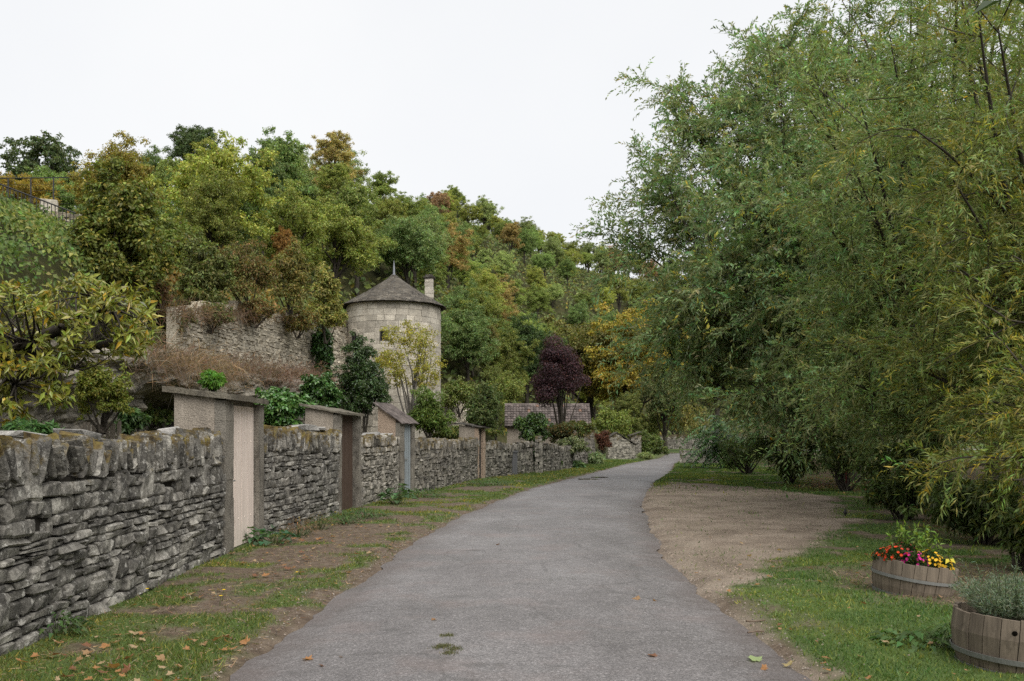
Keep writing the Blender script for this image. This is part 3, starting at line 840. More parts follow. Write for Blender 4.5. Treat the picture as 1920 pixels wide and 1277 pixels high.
for wa, wz, ww, wh in WINS:
    ax = np.array([(-math.sin(wa), math.cos(wa), 0), (-math.cos(wa), -math.sin(wa), 0), (0, 0, 1)])
    c = np.array([(TR - .05) * math.cos(wa), (TR - .05) * math.sin(wa), wz])
    m = MB(); box(m, c, (ww + .02, .02, wh + .02), ax); w = m.build('window', M_GLASS, tw)
    m = MB()
    for s in (-1, 1):
        box(m, c + ax[0] * s * (ww / 2 - .025) - ax[1] * .02, (.05, .05, wh), ax)
        box(m, c + ax[2] * s * (wh / 2 - .025) - ax[1] * .02, (ww - .1, .05, .05), ax)
    box(m, c - ax[1] * .02, (.03, .04, wh - .1), ax)
    m.build('frame', M_DARKWOOD, w)
# arch ring over the left window
m = MB(); wa, wz, ww, wh = WINS[1]
for k in range(7):
    t = math.pi * (k + .5) / 7
    lx, lz = math.cos(t) * (ww / 2 + .09), math.sin(t) * (ww / 2 + .02)
    an = wa + lx / TR
    m2 = MB(); ax = np.array([(-math.sin(an), math.cos(an), 0), (-math.cos(an), -math.sin(an), 0), (0, 0, 1)])
    r_ = np.array([math.sin(t) * ax[0] - 0 * ax[2], ax[1], ax[2]])
    tx = -math.sin(t) * ax[0] + math.cos(t) * ax[2]; rx = math.cos(t) * ax[0] + math.sin(t) * ax[2]
    box(m2, np.array([(TR + .005) * math.cos(an), (TR + .005) * math.sin(an), wz + wh / 2 - .14 + lz]), (.16, .1, .18), np.array([tx, ax[1], rx]))
    m2.build('arch_stone', M_TOWER, tw)
# roof: rows of small stone slates on a cone
RH, RO = 1.72, 2.62
rf = MB(); lathe(rf, [(RO - .1, hgt - .02), (RO - .08, hgt + .03), (.05, hgt + RH - .02)], 48); roof = rf.build('roof', M_SLATE, tw, smooth=True)
sl = MB(); rows = 30
for k in range(rows):
    t = k / rows; r = RO * (1 - t) + .03; zz = hgt + .0 + (RH) * t * (1 - .12 * math.sin(math.pi * t))
    nn = max(int(2 * math.pi * r / .2), 5)
    for j in range(nn):
        an = 2 * math.pi * (j + rng.uniform(0, .5)) / nn
        ln = math.hypot(RO, RH); rd = np.array([math.cos(an), math.sin(an), 0])
        dn = np.array([rd[0] * RO, rd[1] * RO, -RH]) / ln; tg = np.array([-rd[1], rd[0], 0]); nr = np.cross(tg, -dn)
        if nr[2] < 0: nr = -nr
        box(sl, rd * r + np.array([0, 0, zz]) - dn * .06 + nr * (.03 + rng.normal() * .006), (2 * math.pi * r / nn * 1.05, .18, .03), np.array([tg, dn, nr + dn * .12]), np.full(3, rng.uniform(.6, 1.5)))
sl.build('slates', M_SLATE, roof)['kind'] = 'stuff'
m = MB(); lathe(m, [(.13, hgt + RH - .12), (.11, hgt + RH), (.055, hgt + RH + .05), (.05, hgt + RH + .3), (.012, hgt + RH + .72), (.0005, hgt + RH + .74)], 12); m.build('finial', M_ZINC, tw)
cp = at(805, 548, 48.2) - np.array([TX, TY, TZ0])
m = MB()
for k in range(9):
    box(m, cp + np.array([0, 0, -1.0 + .2 * k]), (.44, .44, .195), col=np.full(3, rng.uniform(.7, 1)), jit=.012)
ch = m.build('chimney', M_TOWER, tw)
m = MB(); box(m, cp + np.array([0, 0, .76]), (.58, .58, .09), jit=.01); box(m, cp + np.array([0, 0, .86]), (.4, .4, .1), jit=.01); m.build('chimney_cap', M_SLATE, ch)
dry_wall(0, 0, 2.0, 'weathered stone terrace wall beyond the tower, right of its foot', M_RUBBLE, single=0, coping=True, cope_h=.12, path=[at(815, 0, 51)[:2], at(890, 0, 56)[:2]], name='garden_wall', z0=1.9)

# ------------------------------------------------------------------ cottage with tiled roof
cx0, cx1, cy = at(946, 0, 54)[0], at(1109, 0, 54)[0], 54.0
ct = empty('cottage', ((cx0 + cx1) / 2, cy + 1.5, .3), 'small low cottage with brown clay tile roof behind the purple tree', 'cottage'); ct['kind'] = 'thing'
hw = (cx1 - cx0) / 2; ez, rz_, dp = 1.86, 3.2, 1.75
m = MB(); box(m, (0, 0, ez / 2), (2 * hw - .3, 2 * dp - .4, ez)); wl_ = m.build('wall', M_PLASTER, ct)
m = MB()
for s in (-1, 1):
    xx = s * (hw - .16); m.add([(xx, -dp + .2, ez), (xx, dp - .2, ez), (xx, 0, rz_ - .06), (xx - s * .2, -dp + .2, ez), (xx - s * .2, dp - .2, ez), (xx - s * .2, 0, rz_ - .06)], [(0, 1, 2), (3, 5, 4), (0, 3, 4, 1), (1, 4, 5, 2), (2, 5, 3, 0)])
m.build('gable', M_RUBBLE, ct)
m = MB(); sl_ = math.hypot(dp, rz_ - ez)
for s in (-1, 1):
    dn = np.array([0, s * dp, -(rz_ - ez)]) / sl_; nr = np.array([0, s * (rz_ - ez), dp]) / sl_
    box(m, np.array([0, s * dp / 2, (ez + rz_) / 2]) - nr * .03, (2 * hw, sl_, .05), np.array([(1, 0, 0), dn, nr]))
rfo = m.build('roof', M_TILE, ct)
m = MB()
for s in (-1, 1):
    dn = np.array([0, s * dp, -(rz_ - ez)]) / sl_; nr = np.array([0, s * (rz_ - ez), dp]) / sl_
    nr_, nc = 9, 30
    for k in range(nr_):
        for j in range(nc):
            c = np.array([-hw + (j + .5) * 2 * hw / nc, 0, rz_]) + dn * (k + .55) * sl_ / nr_ + nr * (.035 + rng.normal() * .006)
            cc = np.full(3, rng.uniform(.55, 1.25)); r = rng.random()
            if r < .03: cc = np.array([1.7, 1.25, 1.0])
            elif r < .12: cc = np.array([1.25, 1.2, 1.2])
            w2 = hw / nc
            V = []
            for yy, lift in ((-.5, .0), (.5, .035)):
                for xx, zz in ((-1, 0), (-.45, .035), (.35, .035), (1, -.005)): V.append(c + np.array([xx * w2, 0, 0]) + dn * yy * sl_ / nr_ * 1.12 + nr * (zz + lift))
            V = V + [p - nr * .03 for p in V[4:]]
            m.add(V, [(0, 1, 5, 4), (1, 2, 6, 5), (2, 3, 7, 6), (4, 5, 9, 8), (5, 6, 10, 9), (6, 7, 11, 10)], cc)
m.build('tiles', M_TILE, rfo)['kind'] = 'stuff'
m = MB()
for j in range(14): 
    a = -hw + (j + .5) * 2 * hw / 14; tube(m, [(a - hw / 14, 0, rz_ + .01), (a + hw / 14 * 1.05, 0, rz_ + .015)], .1, 8, np.full(3, rng.uniform(.7, 1.6)))
m.build('ridge_tiles', M_TILE, rfo)

# ------------------------------------------------------------------ pillars, stone shed, far walls
def pillar(u, vb, w, dep, h, label, mat, cap=True, rz=0.0, ws=1.0):
    x, y = gp(u, vb); e = empty('gate_pillar', (x, y, 0), label, 'pillar', rz=rz); e['kind'] = 'thing'
    m = MB(); z = -.05
    while z < h:
        hh = rng.uniform(.1, .2)
        for s in (-1, 1):
            box(m, (s * w / 4 + rng.normal() * .01, dep / 2, z + hh / 2), (w / 2 - .006, dep, hh - .01), jit=.012, col=np.full(3, rng.uniform(.65, 1.25)))
        z += hh
    m.build('shaft', mat, e)
    if cap:
        m = MB(); box(m, (0, dep / 2, z + .035), (w + .16, dep + .16, .07), jit=.02); m.build('cap_stone', M_SLATE, e)
    return e
pillar(1010, 889, .32, .4, 1.6, 'narrow stone gate pillar half covered by ivy', M_STONE2, False)
pillar(1100, 871, .95, .6, 1.95, 'squat overgrown stone pillar with slab cap beside the cottage', M_STONE2)
def shed():
    xa, ya = gp(1140, 861); xb, yb = gp(1188, 860.5)
    W = xb - xa; e = empty('stone_shed', ((xa + xb) / 2, ya, 0), 'small stone shed with pointed gable and dark slab roof near the bend', 'shed'); e['kind'] = 'thing'
    hw = W / 2; zl, zp, zr = 1.45, 1.82, 1.0; pk = -hw * .35; dep = 1.9
    prof = lambda x: np.interp(x, [-hw, pk, hw], [zl, zp, zr])
    m = MB(); z = 0.0
    while z < zp:
        h = rng.uniform(.07, .12); x = -hw - rng.uniform(0, .15)
        while x < hw:
            l = rng.uniform(.12, .32); a, b = max(x, -hw), min(x + l, hw); c = (a + b) / 2
            if b - a > .05 and z + h * .8 < prof(c):
                box(m, (c, .1 + rng.normal() * .012, z + h / 2), (b - a - .008, .22, h - .008), jit=.007, col=np.full(3, rng.uniform(.7, 1.3)))
            x += l
        z += h
    m.build('gable_wall', M_STONE2, e)
    m = MB(); V = [(-hw + .03, .1, 0), (hw - .03, .1, 0), (hw - .03, .1, zr - .02), (pk, .1, zp - .04), (-hw + .03, .1, zl - .02)]
    V += [(x, dep, z) for x, _, z in V]
    m.add(V, [(0, 1, 2, 3, 4), (9, 8, 7, 6, 5), (0, 5, 6, 1), (1, 6, 7, 2), (2, 7, 8, 3), (3, 8, 9, 4), (4, 9, 5, 0)]); m.build('body', M_RUBBLE, e)
    for x0, z0, x1, z1 in ((-hw - .06, zl - .03, pk + .02, zp + .02), (pk, zp + .02, hw + .14, zr - .04)):
        m = MB(); L_ = math.hypot(x1 - x0, z1 - z0); t = np.array([(x1 - x0) / L_, 0, (z1 - z0) / L_]); nz = np.array([-t[2], 0, t[0]])
        for k in range(3):
            box(m, np.array([(x0 + x1) / 2, .1 + (k + .2) * .62, (z0 + z1) / 2]) + nz * .04, (L_, .64, .06), np.array([t, (0, 1, 0), nz]), jit=.01)
        m.build('roof', M_SLATE, e)
shed()
xs_, ys_ = gp(1195, 860)
e = empty('shed_annex', (xs_, ys_ + .5, 0), 'narrow stone lean-to with dark sloping roof against the shed', 'shed'); e['kind'] = 'thing'
m = MB()
for z in np.arange(0, 1.62, .12):
    for s in (-1, 0, 1): box(m, (s * .24 + rng.normal() * .01, .2, z + .06), (.235, .4, .112), jit=.012, col=np.full(3, rng.uniform(.6, 1.2)))
m.build('wall', M_STONE2, e)
m = MB(); t = np.array([.95, 0, .31]); box(m, (-.1, .35, 1.78), (.95, 1.0, .06), np.array([t, (0, 1, 0), (-.31, 0, .95)])); m.build('roof', M_SLATE, e)
fw0, fw1 = np.array(gp(1238, 842.5)), np.array([34.0, 112.0])
dry_wall(0, 0, 1.75, 'long stone wall closing the view where the lane bends', M_STONE2, single=0, coping=True, cope_h=.1, path=[fw0, (fw0 + fw1) / 2 + np.array([0, .4]), fw1], name='bend_wall', hr=(.12, .22), lr=(.2, .6))
a_, b_ = np.array(gp(1274, 870)), np.array(gp(1345, 871))
dry_wall(0, 0, .75, 'low stone parapet at the lawn corner under the drooping shrub', M_STONE2, single=0, coping=True, cope_h=.12, path=[a_, b_], name='parapet_wall', hr=(.1, .18), lr=(.2, .5), side=1)
# grey meter box against the wall
x, y = gp(965, 893)
e = empty('meter_box', (x, y, 0), 'slim grey utility meter box standing at the wall foot', 'meter box')
m = MB(); box(m, (0, 0, .48), (.22, .2, .96)); m.build('cabinet', M_GREYBOX, e)
m = MB(); box(m, (0, -.01, .99), (.3, .26, .06)); m.build('lid', M_GREYBOX, e)
m = MB(); box(m, (0, -.104, .5), (.17, .008, .8)); m.build('panel', M_GREYBOX, e)
# red post under the willows
x, y = gp(1587, 916)
e = empty('red_post', (x, y, 0), 'thin dark red metal post at the lawn edge under willows', 'post')
m = MB(); tube(m, [(0, 0, -.1), (0, 0, 1.55)], .034, 10); m.build('shaft', M_REDPOST, e)
m = MB(); lathe(m, [(.04, 1.54), (.04, 1.57), (.03, 1.6), (.0005, 1.605)], 10); m.build('cap', M_REDPOST, e)
# stair railing, block and arch at the upper left
RY = 28.0
rp0 = at(-40, 330, RY); rp1 = at(142, 400, RY)
e = empty('iron_railing', tuple(rp0 - np.array([0, 0, 1.6])), 'black iron stair railing slanting down at the upper hillside', 'railing')
og = rp0 - np.array([0, 0, 1.6])
m = MB(); tube(m, np.array([rp0, rp1]) - og, .025, 6); m.build('handrail', M_BLACKIRON, e)
m = MB(); dz_ = np.array([0, 0, -1.0]); tube(m, np.array([rp0 + dz_, rp1 + dz_]) - og, .018, 5); m.build('lower_rail', M_BLACKIRON, e)
bm_ = MB(); tube(bm_, [(0, 0, 0), (0, 0, -1.15)], .013, 5); bme = bm_.mesh('baluster', M_BLACKIRON)
for k in range(26):
    o = link('baluster', bme, e); o.location = rp0 + (rp1 - rp0) * (k + .5) / 26 - og
e2b = at(-40, 335, RY + 3); e2e = at(130, 333, RY + 3)
e = empty('wire_fence', tuple(e2b - np.array([0, 0, 1.8])), 'thin dark upper fence behind the stair railing', 'fence')
og = e2b - np.array([0, 0, 1.8])
m = MB(); tube(m, np.array([e2b, e2e]) - og, .02, 5); m.build('top_rail', M_BLACKIRON, e)
pm = MB(); tube(pm, [(0, 0, 0), (0, 0, -1.8)], .025, 6); pme = pm.mesh('fence_post', M_BLACKIRON)
for k in range(4): o = link('fence_post', pme, e); o.location = e2b + (e2e - e2b) * (k + .3) / 4 - og
wm = MB(); tube(wm, np.array([(0, 0, 0), e2e - e2b]), .005, 4); wme = wm.mesh('wire', M_BLACKIRON)
for k in range(7): o = link('wire', wme, e); o.location = (0, 0, 1.8 - .22 * (k + 1))
st0, st1 = at(38, 0, RY + 1.2)[:2], at(175, 0, RY + 1.2)[:2]
zb = at(0, 470, RY + 1.2)[2]
dry_wall(0, 0, lambda s: 1.6 - .12 * s, 'pale stone stair wall seen through the iron railing', M_RUBBLE, single=0, coping=False, path=[st0, st1], name='stair_wall', z0=zb - .2, side=1)
m = MB(); box(m, (0, 0, 0), (.52, .4, .42), jit=.01); o = m.build('stone_block', M_TOWER); o.location = at(92, 388, RY + 1.4); o.rotation_euler = (0, 0, .4)
tag(o, 'pale squared stone block on top of the stair wall', 'stone block')

# ------------------------------------------------------------------ foliage builders
def limb(mb, a, b, r0, r1, bend=.15, n=6, seg=5, up=0.0, col=(1, 1, 1)):
    a = np.asarray(a, float); b = np.asarray(b, float); L_ = np.linalg.norm(b - a)
    t = np.linspace(0, 1, n)[:, None]; k = rng.normal(size=3) * bend * L_; k[2] += up * L_
    p = a + (b - a) * t + k * (t * (1 - t)) * 2
    tube(mb, p, np.linspace(r0, r1, n), seg, col, cap=False)
    return p
def puff_leaves(mb, centers, radii, n, L, W, var=.25, alt=None, p=0.0, up=.5, shape='diamond', flat=.75, colmul=None, droop=.15, shell=(.6, 1.08)):
    """leaves on the outer shells of many overlapping puffs"""
    centers = np.asarray(centers); radii = np.asarray(radii)
    w = radii ** 2; k = rng.choice(len(centers), n, p=w / w.sum())
    d = rdir(n); d[:, 2] = d[:, 2] * .85 + .12; d = unit(d)
    r = radii[k] * rng.uniform(*shell, n)
    P = centers[k] + d * r[:, None] * np.array([1, 1, flat])
    N = unit(d + rdir(n) * .75 + np.array([0, 0, up])); A = unit(np.cross(N, rdir(n)) + d * .3 - np.array([0, 0, .2]))
    c = lcol(n, var, alt, p)
    pc = rng.normal(1, .13, len(centers)).clip(.65, 1.4)
    c = c * pc[k][:, None]
    if colmul is not None: c = c * colmul[k]
    leaves(mb, P, A, N, L * rng.uniform(.7, 1.35, n), W * rng.uniform(.7, 1.3, n), c, droop, shape)
def crown_puffs(n, R, Hc, zc, rough=.2, rp=(.26, .42), bottom=-.75):
    d = rdir(n * 3); d = d[d[:, 2] > bottom][:n]
    rr_ = rng.uniform(.45, 1.0, len(d)) ** .6 * (1 + rng.normal(size=len(d)) * rough).clip(.5, 1.14)
    c = d * rr_[:, None] * np.array([R * .78, R * .78, Hc * .78]) + np.array([0, 0, zc])
    return c, rng.uniform(*rp, len(d)) * R
def tree_meshes(R=3.4, Hc=3.6, zc=6.0, npuff=34, n=11000, L=.165, W=.11, shape='diamond', rough=.2, seed=0, rp=(.24, .42)):
    """crown and trunk meshes of one broadleaf tree, base at the origin"""
    c, r = crown_puffs(npuff, R, Hc, zc, rough, rp)
    k = np.repeat(np.arange(len(c)), 7)                # each bough carries smaller sprays
    d = rdir(len(k)); d[:, 2] = d[:, 2] * .7 + .15
    c2 = c[k] + d * r[k][:, None] * rng.uniform(.5, 1.55, (len(k), 1)); r2 = r[k] * rng.uniform(.16, .42, len(k))
    mb = MB(); puff_leaves(mb, np.concatenate([c, c2]), np.concatenate([r * .42, r2]), n, L, W, .27, up=.6, flat=.7, shell=(.15, 1.3))
    tr = MB(); top = np.array([rng.normal() * .3, rng.normal() * .3, zc + Hc * .35])
    p = limb(tr, (0, 0, -.6), top, .24, .06, .04, 8, 7)
    for k in rng.permutation(len(c))[:16]:
        q = p[int(rng.integers(2, 6))]; limb(tr, q, c[k], .09, .02, .12, 5, 5, .1)
    return mb.mesh('crown', M_LEAF), tr.mesh('trunk', M_BARK, True)
TREES = [tree_meshes(3.3, 3.9, 6.2, 40, 26000, seed=k) for k in range(3)] + [tree_meshes(2.7, 4.6, 6.6, 36, 24000, rough=.28) for k in range(2)] + [tree_meshes(3.9, 3.2, 5.6, 56, 26000, rough=.3, rp=(.18, .33)) for k in range(2)] + [tree_meshes(3.0, 3.6, 5.8, 70, 13000, .2, .12, rough=.35, rp=(.12, .25))]
_tl = 'tree'
def put_tree(name, x, y, z, s, col, label, group, k, rz=None, sz=1.0, cat='tree'):
    e = empty(name, (x, y, z), label, cat, group, rng.uniform(0, 6.28) if rz is None else rz)
    e.scale = (s, s, s * sz)
    cr = link('crown', TREES[k][0], e, col); link('trunk', TREES[k][1], e)
    return e
GREENS = [(.13, .175, .042), (.105, .16, .045), (.16, .19, .04), (.088, .135, .042), (.14, .185, .062), (.12, .15, .032)]
AUT = [(.18, .15, .05), (.17, .12, .06), (.17, .155, .05)]
# trees of the wooded hill, in irregular rows up the slope
spots = []
def px(x, y, z): return U0 + x / y * F, V0 - (z - EYE) / y * F
tries = rng.uniform([-75, 48], [80, 250], (14000, 2))
tz_ = hill_z(tries[:, 0], tries[:, 1]); tD, tn = foot(tries[:, 0], tries[:, 1])
for (x, y), z, D, ny in zip(tries, tz_, tD, tn):
    u, v = px(x, y, z + 6)
    if D < (3.0 if y > 62 else 6.0) or not (-60 < u < 1400) or D > 92: continue
    if ny < 46 and D < 16: continue
    sp = 2.9 + .0175 * y + .011 * D
    if all((x - a) ** 2 + (y - b) ** 2 > sp * sp for a, b, *_ in spots): spots.append((x, y, z, D, u, v))
spots.sort(key=lambda s: s[1])
spots = spots[:296]
for x, y, z, D, u, v in spots:
    r = rng.random(); b = rng.normal(1, .13)
    ridge = D > 48
    if r < (.12 if ridge else .045): col = AUT[int(rng.integers(3))]; lb = 'autumn brown broadleaf tree in the wood on the hillside'
    else:
        col = GREENS[int(rng.integers(6))]; lb = 'green broadleaf tree in the wood on the hillside'
    cn = 'autumn' if lb.startswith('autumn') else ('dark green' if b * col[1] < .15 else ('olive green' if col[0] > .125 and col[2] < .05 else 'fresh green'))
    zn = 'on the skyline of the hill' if D > 55 else ('on the near slope above the cliff bushes' if x < -14 and y < 90 else ('low on the slope behind tower and cottage' if D < 14 else ('high on the slope left of the tower roof' if u < 720 else ('on the middle slope straight above the tower' if u < 900 else ('on the middle slope above the purple plum tree' if u < 1080 else 'far along the slope towards the willows')))))
    lb = f'{cn} broadleaf tree {zn}'
    col = tuple(np.clip(np.array(col) * b * np.array([2.0, 1.82, 1.95]), .015, .42))
    s = rng.uniform(.6, .92) * (.58 if x < -18 and y < 80 else .95)
    put_tree('hillside_tree', x, y, z - .3, s, col, lb, 'wood of broadleaf trees on the hill', int(rng.integers(7)), sz=rng.uniform(.9, 1.15))
print('hill trees', len(spots))

def shrub(name, c, rad, n, L, W, col, label, cat='shrub', alt=None, p=0.0, npuff=14, group=None, mat=None, stem=True, base=None, var=.28, rp=(.3, .5), rough=.2, bottom=-.8, droop=.15, shape='diamond', flat=.9, stems=5, bark=None, shell=(.6, 1.08)):
    """a bush: foliage of many leaves round a set of stems; c = crown centre, rad = half sizes"""
    c = np.asarray(c, float); rad = np.asarray(rad, float) * np.ones(3)
    b = np.array([c[0], c[1], c[2] - rad[2]]) if base is None else np.asarray(base, float)
    e = empty(name, tuple(b), label, cat, group)
    d, r = crown_puffs(npuff, 1.0, 1.0, 0.0, rough, rp, bottom)
    P = d * rad + (c - b); rr_ = r * rad.mean()
    k = np.repeat(np.arange(len(P)), 6); dd = rdir(len(k)); dd[:, 2] = dd[:, 2] * .8 + .12
    P2 = P[k] + dd * rr_[k][:, None] * rng.uniform(.4, 1.5, (len(k), 1)) * unit(rad) * 1.73; r2 = rr_[k] * rng.uniform(.16, .45, len(k))
    mb = MB(); puff_leaves(mb, np.concatenate([P, P2]), np.concatenate([rr_ * .6, r2]), n, L, W, var, alt, p, shape=shape, droop=droop, flat=flat, shell=(.2, 1.2))
    mb.build('foliage', mat or M_LEAF, e, color=tuple(np.array(col) * 1.3))
    if stem:
        m = MB()
        for k in range(stems):
            limb(m, rng.normal(size=3) * np.array([.05, .05, 0]) - np.array([0, 0, .1]), P[int(rng.integers(len(P)))], .02 + .018 * rad.mean(), .008, .12, 5, 5, .1)
        m.build('stems', bark or M_BARK, e, smooth=True)
    return e
def feet(x, y): return float(hill_z(np.array([x]), np.array([y]))[0])
def hshrub(name, u, v, d, ru, rv, n, L, W, col, label, **k):
    """shrub seen at photo point (u, v), d metres away, half sizes ru, rv in photo pixels"""
    c = at(u, v, d); a = ru / F * d; b = rv / F * d
    return shrub(name, c, (a, a * k.pop('dep', .9), b), n, L, W, col, label, **k)

# trees one can single out at the foot of the hill and along the skyline
def pick(name, u, vt, d, h, col, label, k, s=None, sz=1.0, zb=None):
    p = at(u, vt, d); z = feet(p[0], p[1]) if zb is None else zb
    hh = p[2] - z; nat = 9.6
    s_ = hh / nat if s is None else s
    return put_tree(name, p[0], p[1], z - .2, s_, tuple(np.array(col) * 1.4), label, None, k, sz=(hh / nat) / s_)
pick('golden_tree', 1195, 575, 88, 0, (.25, .2, .035), 'golden yellow autumn tree at the foot of the hill left of the willows', 1)
pick('olive_tree', 1110, 560, 92, 0, (.13, .125, .035), 'olive green spreading tree behind the purple plum tree', 5)
pick('bronze_tree', 890, 580, 72, 0, (.14, .125, .035), 'bronze tinted tree just right of the tower', 6)
pick('dark_green_tree', 990, 600, 80, 0, (.05, .08, .024), 'dense dark green tree above the purple plum tree', 0)
pick('lime_tree', 930, 690, 64, 0, (.12, .14, .035), 'bright yellow-green small tree between the tower and the purple tree', 4, s=.42)
pick('feathery_tree', 1250, 660, 82, 0, (.11, .13, .05), 'pale feathery tree beside the golden tree', 7)
pick('verge_tree', 1175, 735, 78, 0, (.12, .135, .035), 'yellow-green bushy tree behind the stone shed', 3, s=.5)
pick('hedge_tree', 1262, 745, 126, 0, (.14, .13, .04), 'ochre green tree beyond the far bend wall', 2, s=.7)
pick('skyline_tree', 80, 225, 62, 0, (.075, .1, .04), 'loose airy tree on the skyline at the far upper corner', 7, s=1.0)
pick('pointed_tree', 362, 235, 88, 0, (.062, .09, .03), 'tall pointed dark tree standing up from the skyline', 3, s=.95)
pick('yellow_ridge_tree', 215, 262, 46, 0, (.2, .17, .035), 'yellowing round tree on the ridge behind the big bush', 0, s=.62)
pick('amber_tree', 40, 295, 44, 0, (.24, .18, .03), 'amber yellow tree behind the iron railing', 5, s=.5)
pick('grey_green_tree', 540, 330, 76, 0, (.1, .135, .04), 'light green tree above the cliff bushes', 2, s=.85)
pick('orange_shrub_tree', 535, 430, 52, 0, (.22, .12, .03), 'small orange turning tree above the terrace wall', 4, s=.3)
pick('round_garden_tree', 400, 320, 46, 0, (.13, .145, .03), 'round yellow-green tree above the terrace', 1, s=.5)
pick('willow_neighbour_tree', 1340, 560, 95, 0, (.07, .1, .035), 'green tree behind the edge of the big willow', 2)
for k, (x, y, s) in enumerate([(17, 18, .95), (19, 26, 1.1), (18, 34, 1.2), (21, 44, 1.2), (23, 56, 1.1), (26, 70, 1.2), (15, 10, .9), (27, 30, 1.3), (30, 48, 1.3), (32, 86, 1.3), (40, 66, 1.3), (15, 50, .8)]):
    put_tree('background_tree', x, y, 0, s, (.05, .075, .022), 'dark green tree standing hidden behind the willows', 'trees behind the willows', k % 7)
# low growth that closes the gaps between the trunks
n = 100000
P = rng.uniform([-75, 40], [80, 245], (n, 2)); zz = hill_z(P[:, 0], P[:, 1]); D, ny = foot(P[:, 0], P[:, 1])
k = (D > .5) & (D < 96); P, zz = P[k], zz[k]; u = U0 + P[:, 0] / P[:, 1] * F
k = (u > -80) & (u < 1420); P, zz = P[k], zz[k]; n = len(P)
h = 1.9 * fbm(np.concatenate([P, zz[:, None]], 1), .35, 3) * rng.uniform(.3, 1.2, n)
mb = MB(); N = unit(rdir(n) * .7 + np.array([.2, -.5, .7])); lc = lcol(n, .3, (2.0, 1.3, .8), .08)
leaves(mb, np.stack([P[:, 0], P[:, 1], zz + h], 1), unit(np.cross(N, rdir(n))), N, rng.uniform(.45, .9, n), rng.uniform(.3, .5, n), lc, .1)
tag(mb.build('undergrowth', M_LEAF, color=(.14, .17, .05)), 'low green undergrowth between the trees of the hill', 'undergrowth', kind='stuff')

# ------------------------------------------------------------------ growth on the cliff and in the gardens
def bank(name, ys0, ys1, D0, D1, n, L, W, col, label, h=.5, alt=None, p=0.0, cat='creeper', patch=None, var=.3, thr=None):
    """creeper spread over the hill surface between two distances from its foot"""
    y = rng.uniform(ys0, ys1, n); D = rng.uniform(D0, D1, n); x = np.interp(y, FT[:, 1], FT[:, 0]) - D
    q = np.stack([x, y, 0 * x], 1)
    if thr is not None:
        k = fbm(q + 3, .35, 3) + rng.normal(size=n) * .06 > thr; x, y, q = x[k], y[k], q[k]; n = len(x)
    z = hill_z(x, y) + h * (fbm(q, .55, 3) * 1.6 - .1) * rng.uniform(.5, 1.1, n)
    mb = MB(); N = unit(rdir(n) * .75 + np.array([.5, -.35, .6])); c = lcol(n, var)
    if alt is not None:
        a = smooth((fbm(q + 17, .6, 3) - .5) / .1)[:, None] * (rng.random((n, 1)) < p * 2); c = c * (1 - a) + np.asarray(alt) * c * a
    leaves(mb, np.stack([x, y, z], 1), unit(np.cross(N, rdir(n)) - np.array([0, 0, .3])), N, L * rng.uniform(.7, 1.3, n), W * rng.uniform(.7, 1.3, n), c, .15)
    o = mb.build(name, M_LEAF, color=tuple(np.array(col) * 1.25))
    return tag(o, label, cat, kind='stuff')
bank('clematis_bank', 10, 31, -.6, 11, 46000, .13, .095, (.09, .135, .03), 'green creeper with fluffy seed heads covering the bank under the railing', .9, (2.0, 1.5, 1.7), .3)
bank('bramble_bank', 30, 50, .2, 14, 26000, .2, .13, (.13, .15, .045), 'tangled olive and brown shrubs above the terrace wall', 1.6, (1.7, .95, .8), .45, 'shrubs')
def hang(name, pts, n, ln, col, label, spread=.25, cat='dry grass', wd=.006, group=None):
    """a tuft of dry stalks arching out and down from points on a ledge"""
    pts = np.asarray(pts, float); e0 = pts[0]
    b = pts[rng.integers(0, len(pts), n)] + rng.normal(size=(n, 3)) * np.array([spread, spread, spread * .5])
    d = unit(rng.normal(size=(n, 3)) * .55 + np.array([.75, -.45, .45])); l = ln * rng.uniform(.5, 1.25, n)[:, None]
    p1 = b + d * l * .5; p2 = b + d * l * .8 + np.array([0, 0, -1]) * l * rng.uniform(.1, .75, (n, 1))
    s = unit(np.cross(d, rdir(n))) * wd
    v = np.stack([b - s, b + s, p1 - s * .8, p1 + s * .8, p2], 1).reshape(-1, 3); k = np.arange(n)[:, None] * 5
    mb = MB(); c = np.repeat(lcol(n, .3, (1.7, 1.5, 1.1), .15), 5, axis=0)
    mb.add(v - e0, np.concatenate([k, k + 1, k + 3, k + 2], 1), c); mb.fs.append(np.concatenate([k + 2, k + 3, k + 4], 1))
    o = mb.build(name, M_LEAF, color=col); o.location = e0
    return tag(o, label, cat, group)
def ledge_pts(y0, y1, off, z, n=14):
    p, _ = foot_path(y0, y1, n, off); return np.concatenate([p, np.full((n, 1), 1.0) * np.asarray(z).reshape(-1, 1)], 1)
g_ = 'dry growth hanging on the cliff'
DRY = (.2, .14, .095)
hang('dry_growth', ledge_pts(21, 25, 1.4, 3.5), 2200, .65, DRY, 'long brown dry stalks hanging over the dark hollow beside the magnolia', .45, group=g_)
hang('dry_growth', ledge_pts(25, 30, 1.35, 3.6), 2400, .65, (.24, .17, .11), 'straw coloured dry grass tumbling below the broken end of terrace wall', .5, group=g_)
hang('dry_growth', ledge_pts(30, 34.5, 1.3, 3.9), 2600, .45, (.17, .115, .085), 'grey-brown dry tuft on the ledge above the brown door', .45, group=g_)
hang('dry_growth', ledge_pts(35, 41, 1.3, 4.0), 3200, .42, (.2, .13, .1), 'low brown dry thicket along the foot of the terrace wall', .45, group=g_)
hang('dry_growth', ledge_pts(27, 33, .6, np.linspace(5.3, 5.9, 14)), 1100, .6, (.15, .1, .065), 'dead stems hanging down the face of the broken terrace wall', .35, group=g_)
